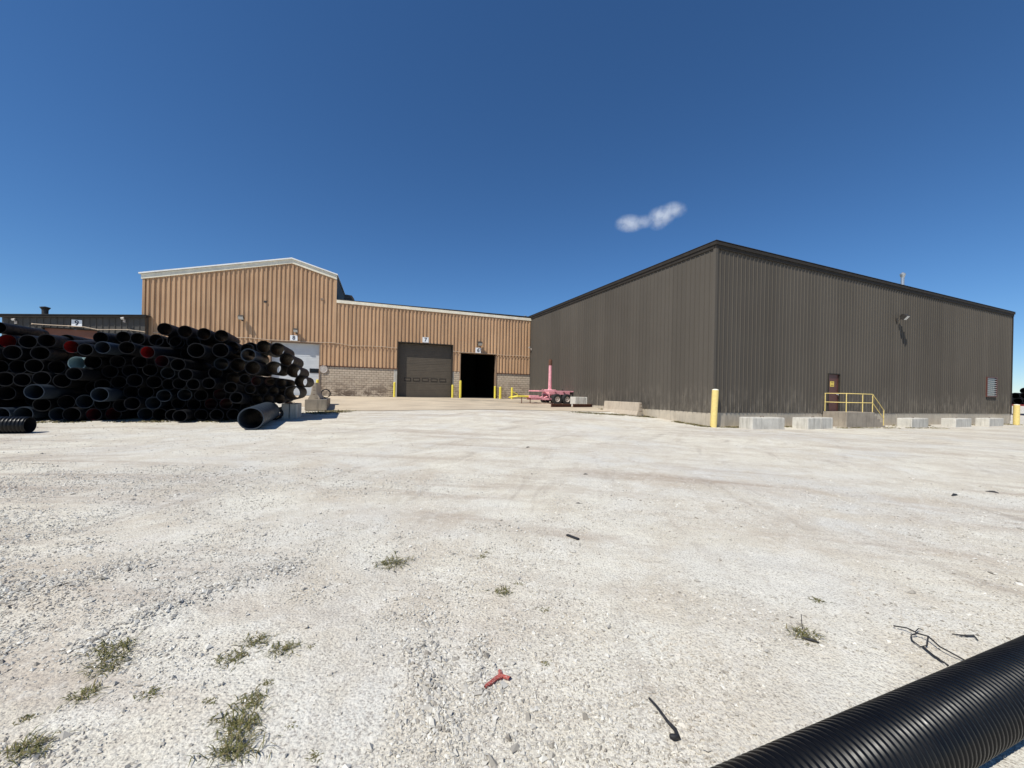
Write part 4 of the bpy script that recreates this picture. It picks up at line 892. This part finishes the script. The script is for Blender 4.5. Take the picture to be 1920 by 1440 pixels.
for k, (o_, z_, r_, s_, L_) in enumerate(((0.75, 1.78, 0.4, -3.0, 11.5), (-0.05, 1.78, 0.4, -2.8, 11.5), (-0.85, 1.78, 0.4, -3.0, 11.5), (0.35, 2.47, 0.4, -2.3, 11), (-0.45, 2.47, 0.4, -2.2, 11), (-0.05, 3.15, 0.4, -0.8, 9))):
    put_pipe(fw_(s_, z_, o_), r_, L_, ry, 0, ME_PIPE, 'long black pipe loaded on the red flatbed trailer', 'pipes on the flatbed')

# ------------------------------------------------------------------ loose stones (gravel one could not count)
def stones(n):
    u = rng.random(n); dmin, dmax = 1.35, 15.0
    d = np.where(rng.random(n) < 0.82, dmin * (7.5 / dmin) ** u, dmin * (dmax / dmin) ** u)
    lat = rng.uniform(-1.45, 1.45, n) * d; x, y = lat, d
    clump = hash_noise(x * 0.8, y * 0.8, 21) * 0.6 + hash_noise(x * 2.7, y * 2.7, 22) * 0.4
    left = np.clip(0.55 - x * 0.07, 0.25, 1.0); ridge = np.zeros(n)
    for p, q, h, w in RIDGES: ridge = np.maximum(ridge, np.exp(-(seg_dist(x, y, p, q) / (w * 0.9)) ** 2) * (1 if h > 0 else 0.8))
    keep = rng.random(n) < np.clip((clump - 0.40 + 0.20 * np.clip(-0.3 - x * 0.35, 0, 1)) * 3.6, 0.05, 1) * left + ridge * 0.6
    x, y, ridge, d = x[keep], y[keep], ridge[keep], d[keep]; n = len(x)
    size = np.exp(rng.normal(math.log(0.0052), 0.42, n)) * (1 + 0.9 * ridge * rng.random(n)) * (0.85 + 0.05 * d)
    big = rng.random(n) < 0.004; size[big] *= rng.uniform(1.6, 2.6, big.sum()); size = np.clip(size, 0.002, 0.021)
    z = Gn(x, y) + relief(x, y)
    base = np.array([[1, 0, 0], [0, 1, 0], [-1, 0, 0], [0, -1, 0], [0, 0, 1], [0, 0, -0.8]], float)
    V = base[None] * rng.uniform(0.7, 1.35, (n, 6, 1)); V = V + rng.normal(0, 0.22, V.shape); V *= np.array([1, 1, 0.72]) * rng.uniform(0.7, 1.35, (n, 1, 3))
    a = rng.uniform(0, 2 * np.pi, n); ca, sa = np.cos(a)[:, None], np.sin(a)[:, None]; t = rng.normal(0, 0.35, n); ct, st = np.cos(t)[:, None], np.sin(t)[:, None]
    X, Y, Z = V[..., 0], V[..., 1], V[..., 2]; Y, Z = Y * ct - Z * st, Y * st + Z * ct; X, Y = X * ca - Y * sa, X * sa + Y * ca
    S = size[:, None]; co = np.stack([x[:, None] + X * S, y[:, None] + Y * S, (z + size * 0.25)[:, None] + Z * S], -1).reshape(-1, 3)
    tri = np.array([[0, 1, 4], [1, 2, 4], [2, 3, 4], [3, 0, 4], [1, 0, 5], [2, 1, 5], [3, 2, 5], [0, 3, 5]])
    F = (tri[None] + (np.arange(n) * 6)[:, None, None]).reshape(-1, 3).astype(np.int32); nf = len(F)
    m = bpy.data.meshes.new('loose_gravel'); m.vertices.add(len(co)); m.vertices.foreach_set('co', co.ravel().astype(np.float32))
    m.loops.add(nf * 3); m.loops.foreach_set('vertex_index', F.ravel()); m.polygons.add(nf)
    m.polygons.foreach_set('loop_start', np.arange(nf, dtype=np.int32) * 3); m.polygons.foreach_set('loop_total', np.full(nf, 3, np.int32)); m.polygons.foreach_set('use_smooth', np.zeros(nf, bool)); m.update()
    at = m.attributes.new('tone', 'FLOAT', 'POINT'); at.data.foreach_set('value', np.repeat(np.clip(rng.normal(0.55, 0.27, n), 0, 1), 6).astype(np.float32))
    m.materials.append(M_STONE); o = link('loose_gravel', m); tag(o, 'loose white crushed stone scattered over the yard', 'gravel', None, 'stuff'); return n
NST = stones(230000); print('stones', NST)

# ------------------------------------------------------------------ weeds
def blades(mb, c, n, spread, h, lie=0.6, w=0.0035, ang=None):
    for _ in range(n):
        a = random.uniform(0, 2 * math.pi) if ang is None else random.gauss(ang, 0.5) + (math.pi if random.random() < 0.4 else 0)
        d = Vector((math.cos(a), math.sin(a), 0)); L = h * random.uniform(0.45, 1.25); p = Vector(c) + Vector((random.gauss(0, spread), random.gauss(0, spread * 0.8), 0)); p.z = gz(p.x, p.y) - 0.003
        li = random.uniform(lie * 0.5, 1.15 * lie); sd = Vector((-d.y, d.x, 0)) * w * random.uniform(0.6, 1.3)
        m1 = p + d * L * 0.45 * li + UP * L * (0.36 - 0.20 * li); m2 = p + d * L * 0.95 * li + UP * L * max(0.04, 0.52 - 0.48 * li)
        mb.add([p - sd * 0.7, p + sd * 0.7, m1 + sd, m1 - sd, m2], [(0, 1, 2, 3), (3, 2, 4)])
tufts = [(735, 1056, 65, 0), (903, 1046, 22, 0), (912, 1037, 16, 0), (972, 1094, 18, 0), (945, 1111, 42, 0), (1020, 1142, 22, 0), (1024, 1247, 22, 0), (1533, 1128, 28, 0), (1510, 1193, 55, 1), (220, 1222, 75, 1), (200, 1252, 70, 0),
         (155, 1306, 62, 0), (283, 1302, 40, 0), (480, 1204, 52, 0), (435, 1236, 58, 0), (530, 1216, 62, 0), (585, 1215, 18, 0), (48, 1415, 78, 1), (48, 1354, 32, 0), (470, 1322, 62, 0), (412, 1354, 36, 0), (452, 1366, 80, 1), (440, 1412, 95, 1), (500, 1287, 26, 0), (395, 1318, 24, 0), (590, 1425, 30, 0), (545, 1370, 22, 0)]
for px, py, wd, up in tufts:
    p = ground(px, py); p.z = gz(p.x, p.y); rad = wd / 2 * p.y / F_PX; mb = MB(); nb = int(16 + wd * 1.5)
    blades(mb, p, int(nb * 1.05), rad * 0.44, rad * (1.1 if up else 0.85), 1.0 if not up else 0.85, 0.0011 + 0.0005 * p.y)
    lab = {735: 'olive grass tuft standing alone on the pale tyre path', 1510: 'pale wispy weed near the black corrugated pipe', 440: 'largest grass clump of the yard, grown through by dry stems', 452: 'dense grass clump joined to the back of the largest clump', 470: 'grass patch at the far tip of the largest clump',
           1024: 'sparse grass sprig in gravel beyond the faded red strap', 1533: 'small grass sprig in gravel beyond the pale wispy weed', 200: 'grass tuft close in front of the long streaky tuft', 48: 'grass tuft with long stems away from the stone ridge' if py > 1400 else 'tiny grass sprig behind the long-stemmed tuft',
           530: 'thicker yellow-green end of a broken row of grass tufts', 480: 'middle tuft of a broken row of grass tufts', 435: 'ragged dark end of a broken row of grass tufts', 945: 'low flat grass strip on the pale tyre path', 155: 'brownish grass tuft on bare dirt in front of stone ridge', 220: 'long streaky grass tuft beside the stone ridge'}.get(px, 'small low grass tuft growing through white gravel')
    tag(mb.build('grass_tuft', M_GRASS), lab, 'grass', None if 'small low' not in lab else 'grass tufts in the gravel')
# ragged weeds along wall feet and pile
mb = MB()
def strip(a, b, n, wdt, h):
    for _ in range(n):
        t = random.random(); 
        if hash_noise(np.array([t * 17.0]), np.array([a.x]), 5)[0] < 0.42: continue
        p = a + (b - a) * t + Vector((random.gauss(0, wdt), random.gauss(0, wdt), 0)); blades(mb, p, 4, 0.08, h * 1.6, 0.75, 0.022)
strip(WL.w(9, 0, 0.25), WL.w(0, 0, 0.25), 800, 0.14, 0.11); strip(WR.w(0.3, 0, 0.3), WR.w(5, 0, 0.4), 420, 0.14, 0.10); strip(WR.w(5, 0, 0.5), WR.w(34, 0, 0.5), 900, 0.25, 0.12)
strip(ground(1080, 773), ground(1210, 781), 330, 0.25, 0.09); strip(ground(575, 776), ground(650, 771), 330, 0.30, 0.11); strip(ground(60, 792), ground(440, 791), 300, 0.16, 0.08)
strip(ground(1570, 803), ground(1770, 803), 200, 0.12, 0.09)
tag(mb.build('weed_fringe', M_STRAW), 'dry weeds along the wall feet and the pile', 'weeds', None, 'stuff')

# ------------------------------------------------------------------ litter
def gp(px, py, up=0.006): p = ground(px, py); p.z = gz(p.x, p.y) + up; return p
mb = MB(); pts = [gp(1217, 1316, .012), gp(1232, 1338, .016), gp(1252, 1362, .014), gp(1266, 1376, .014), gp(1271, 1388, .016), gp(1262, 1394, .016), gp(1256, 1390, .020)]
mb.tube(pts, [0.005, 0.006, 0.007, 0.009, 0.012, 0.013, 0.008], 8); tag(mb.build('rubber_strip', M_SCRAP), 'black hooked rubber strip lying on the gravel', 'strip')
mb = MB(); a, b = gp(1063, 1005, .012), gp(1085, 1014, .012); d = (b - a).normalized(); n = Vector((d.y, -d.x, 0)); mb.box((a + b) / 2, ((b - a).length / 2, 0.016, 0.008), (d, n, UP), 0.004); tag(mb.build('rubber_scrap', M_SCRAP), 'straight black rubber scrap lying on pale gravel', 'scrap')
mb = MB()
def strap(pts, ws, th=0.004):
    P = [gp(x, y, 0.012 + 0.006 * random.random()) for x, y in pts]; rows = []
    for i_, q in enumerate(P):
        t = (P[min(i_ + 1, len(P) - 1)] - P[max(i_ - 1, 0)]); t.z = 0; t.normalize(); sd = Vector((t.y, -t.x, 0)) * ws[i_]
        rows += [q - sd, q + UP * 0.006 - sd * 0.2, q + sd + UP * random.uniform(-0.003, 0.004)]
    n_ = len(P); lo = [r - UP * th * 2 for r in rows]; o_ = len(rows); fs = []
    for i_ in range(n_ - 1):
        for k_ in range(2):
            a_ = i_ * 3 + k_; fs += [(a_, a_ + 1, a_ + 4, a_ + 3), (o_ + a_, o_ + a_ + 3, o_ + a_ + 4, o_ + a_ + 1)]
        fs += [(i_ * 3, i_ * 3 + 3, o_ + i_ * 3 + 3, o_ + i_ * 3), (i_ * 3 + 2, o_ + i_ * 3 + 2, o_ + i_ * 3 + 5, i_ * 3 + 5)]
    mb.add(rows + lo, fs)
strap([(909, 1301), (914, 1293), (921, 1286), (931, 1279), (939, 1272)], [0.007, 0.010, 0.011, 0.013, 0.014]); strap([(936, 1276), (939, 1270), (937, 1263)], [0.012, 0.013, 0.009]); strap([(936, 1273), (946, 1274), (956, 1276)], [0.012, 0.010, 0.012])
tag(mb.build('red_fitting', M_REDPL), 'faded red forked strap scrap lying on gravel', 'scrap')
mb = MB(); W_ = [gp(1675, 1179, .02), gp(1700, 1188, .03), gp(1722, 1198, .03), gp(1740, 1208, .04), gp(1762, 1222, .03), gp(1785, 1234, .03), gp(1812, 1242, .01)]; mb.tube(W_, 0.0045, 6)
mb.tube([gp(1740, 1208, .04), gp(1738, 1216, .02), gp(1726, 1216, .012), gp(1710, 1205, .012), gp(1708, 1199, .02), gp(1722, 1198, .034)], 0.004, 6); mb.tube([gp(1730, 1219, .012), gp(1750, 1232, .014), gp(1778, 1252, .01)], 0.006, 6)
mb.tube([gp(1716, 1196, .03), gp(1722, 1190, .03), gp(1731, 1190, .02)], 0.003, 6)
tag(mb.build('wire_tangle', M_SCRAP), 'black tangled wire beside the corrugated pipe', 'wire')
mb = MB(); mb.tube([gp(1785, 1194, .01), gp(1808, 1198, .014), gp(1826, 1198, .014), gp(1834, 1204, .01)], [0.003, 0.005, 0.007, 0.003], 6); tag(mb.build('twig', M_SCRAP), 'short dark twig above the corrugated pipe', 'twig')
mb = MB(); mb.tube([gp(1504, 1200, .01), gp(1520, 1204, .012), gp(1536, 1208, .008)], [0.006, 0.009, 0.004], 6); mb.tube([gp(1504, 1185, .01), gp(1502, 1163, .04)], [0.003, 0.002], 5); tag(mb.build('twig', M_SCRAP), 'grey stick lying under the pale wispy weed', 'twig')
for px, py, w_ in ((740, 1074, 8), (16, 1143, 14), (990, 840, 9), (997, 889, 8), (1084, 945, 9), (1098, 890, 9), (702, 1001, 7), (1790, 930, 20), (1860, 924, 16), (1085, 1060, 6), (1370, 1015, 5), (1327, 1157, 5)):
    p = gp(px, py, .008); s_ = w_ / 2 * p.y / F_PX; mb = MB(); a_ = random.uniform(0, 3); d = Vector((math.cos(a_), math.sin(a_) * 0.5, 0)).normalized()
    mb.tube([p - d * s_, p - d * s_ * 0.3 + UP * s_ * 0.2, p + d * s_ * 0.4 + UP * s_ * 0.15, p + d * s_], [s_ * 0.08, s_ * 0.2, s_ * 0.16, s_ * 0.05], 6); tag(mb.build('rubber_crumb', M_SCRAP), 'small dark rubber crumb on the gravel', 'scrap', 'rubber crumbs on the gravel')

# ------------------------------------------------------------------ cloud
def cloud():
    D = 2400.0; r0 = ray(1215, 408); c = Vector((0, 0, EYE)) + r0 * D; k = D / F_PX
    o = link('cloud', None) if False else None
    mb = MB().box((0, 0, 0), (88 * k, 45 * k, 42 * k)); m, nt, b = nodes_of('cloud_vapour'); nt.nodes.remove(b); out = nt.nodes['Material Output']
    pv = N(nt, 'ShaderNodeVolumePrincipled'); pv.inputs['Color'].default_value = (0.95, 0.97, 1.0, 1); pv.inputs['Anisotropy'].default_value = 0.1
    tc = N(nt, 'ShaderNodeTexCoord').outputs['Object']; nz = N(nt, 'ShaderNodeTexNoise'); nz.inputs['Scale'].default_value = 0.06 / k * 1.5; nz.inputs['Detail'].default_value = 7; nz.inputs['Roughness'].default_value = 0.68; nz.inputs['Distortion'].default_value = 0.6; nt.links.new(tc, nz.inputs['Vector'])
    acc = None
    for px, py, rx, rz, w in ((1181, 420, 24, 14, 1.0), (1205, 416, 22, 10, 0.55), (1240, 405, 22, 16, 1.0), (1262, 393, 22, 13, 0.8), (1235, 420, 14, 9, 0.5)):
        mp = N(nt, 'ShaderNodeMapping'); mp.vector_type = 'TEXTURE'; mp.inputs['Location'].default_value = ((px - 1215) * k, 0, (408 - py) * k); mp.inputs['Scale'].default_value = (rx * k * 1.25, 20 * k, rz * k * 1.25); nt.links.new(tc, mp.inputs['Vector'])
        ln = N(nt, 'ShaderNodeVectorMath', operation='LENGTH'); nt.links.new(mp.outputs[0], ln.inputs[0]); v = mathn(nt, 'MULTIPLY', mathn(nt, 'MAXIMUM', mathn(nt, 'SUBTRACT', 1.0, ln.outputs['Value']), 0.0), w)
        acc = v if acc is None else mathn(nt, 'MAXIMUM', acc, v)
    den = mathn(nt, 'MULTIPLY', acc, mathn(nt, 'MAXIMUM', mathn(nt, 'MULTIPLY', mathn(nt, 'SUBTRACT', nz.outputs['Fac'], 0.33), 4.0), 0.0)); den = mathn(nt, 'MULTIPLY', den, 0.06 / k)
    nt.links.new(den, pv.inputs['Density']); nt.links.new(pv.outputs[0], out.inputs['Volume'])
    o = mb.build('cloud', m); o.location = c; tag(o, 'small white wisp of cloud above the grey-brown warehouse', 'cloud'); o['kind'] = 'structure'
    m.cycles.volume_sampling = 'MULTIPLE_IMPORTANCE'
cloud()
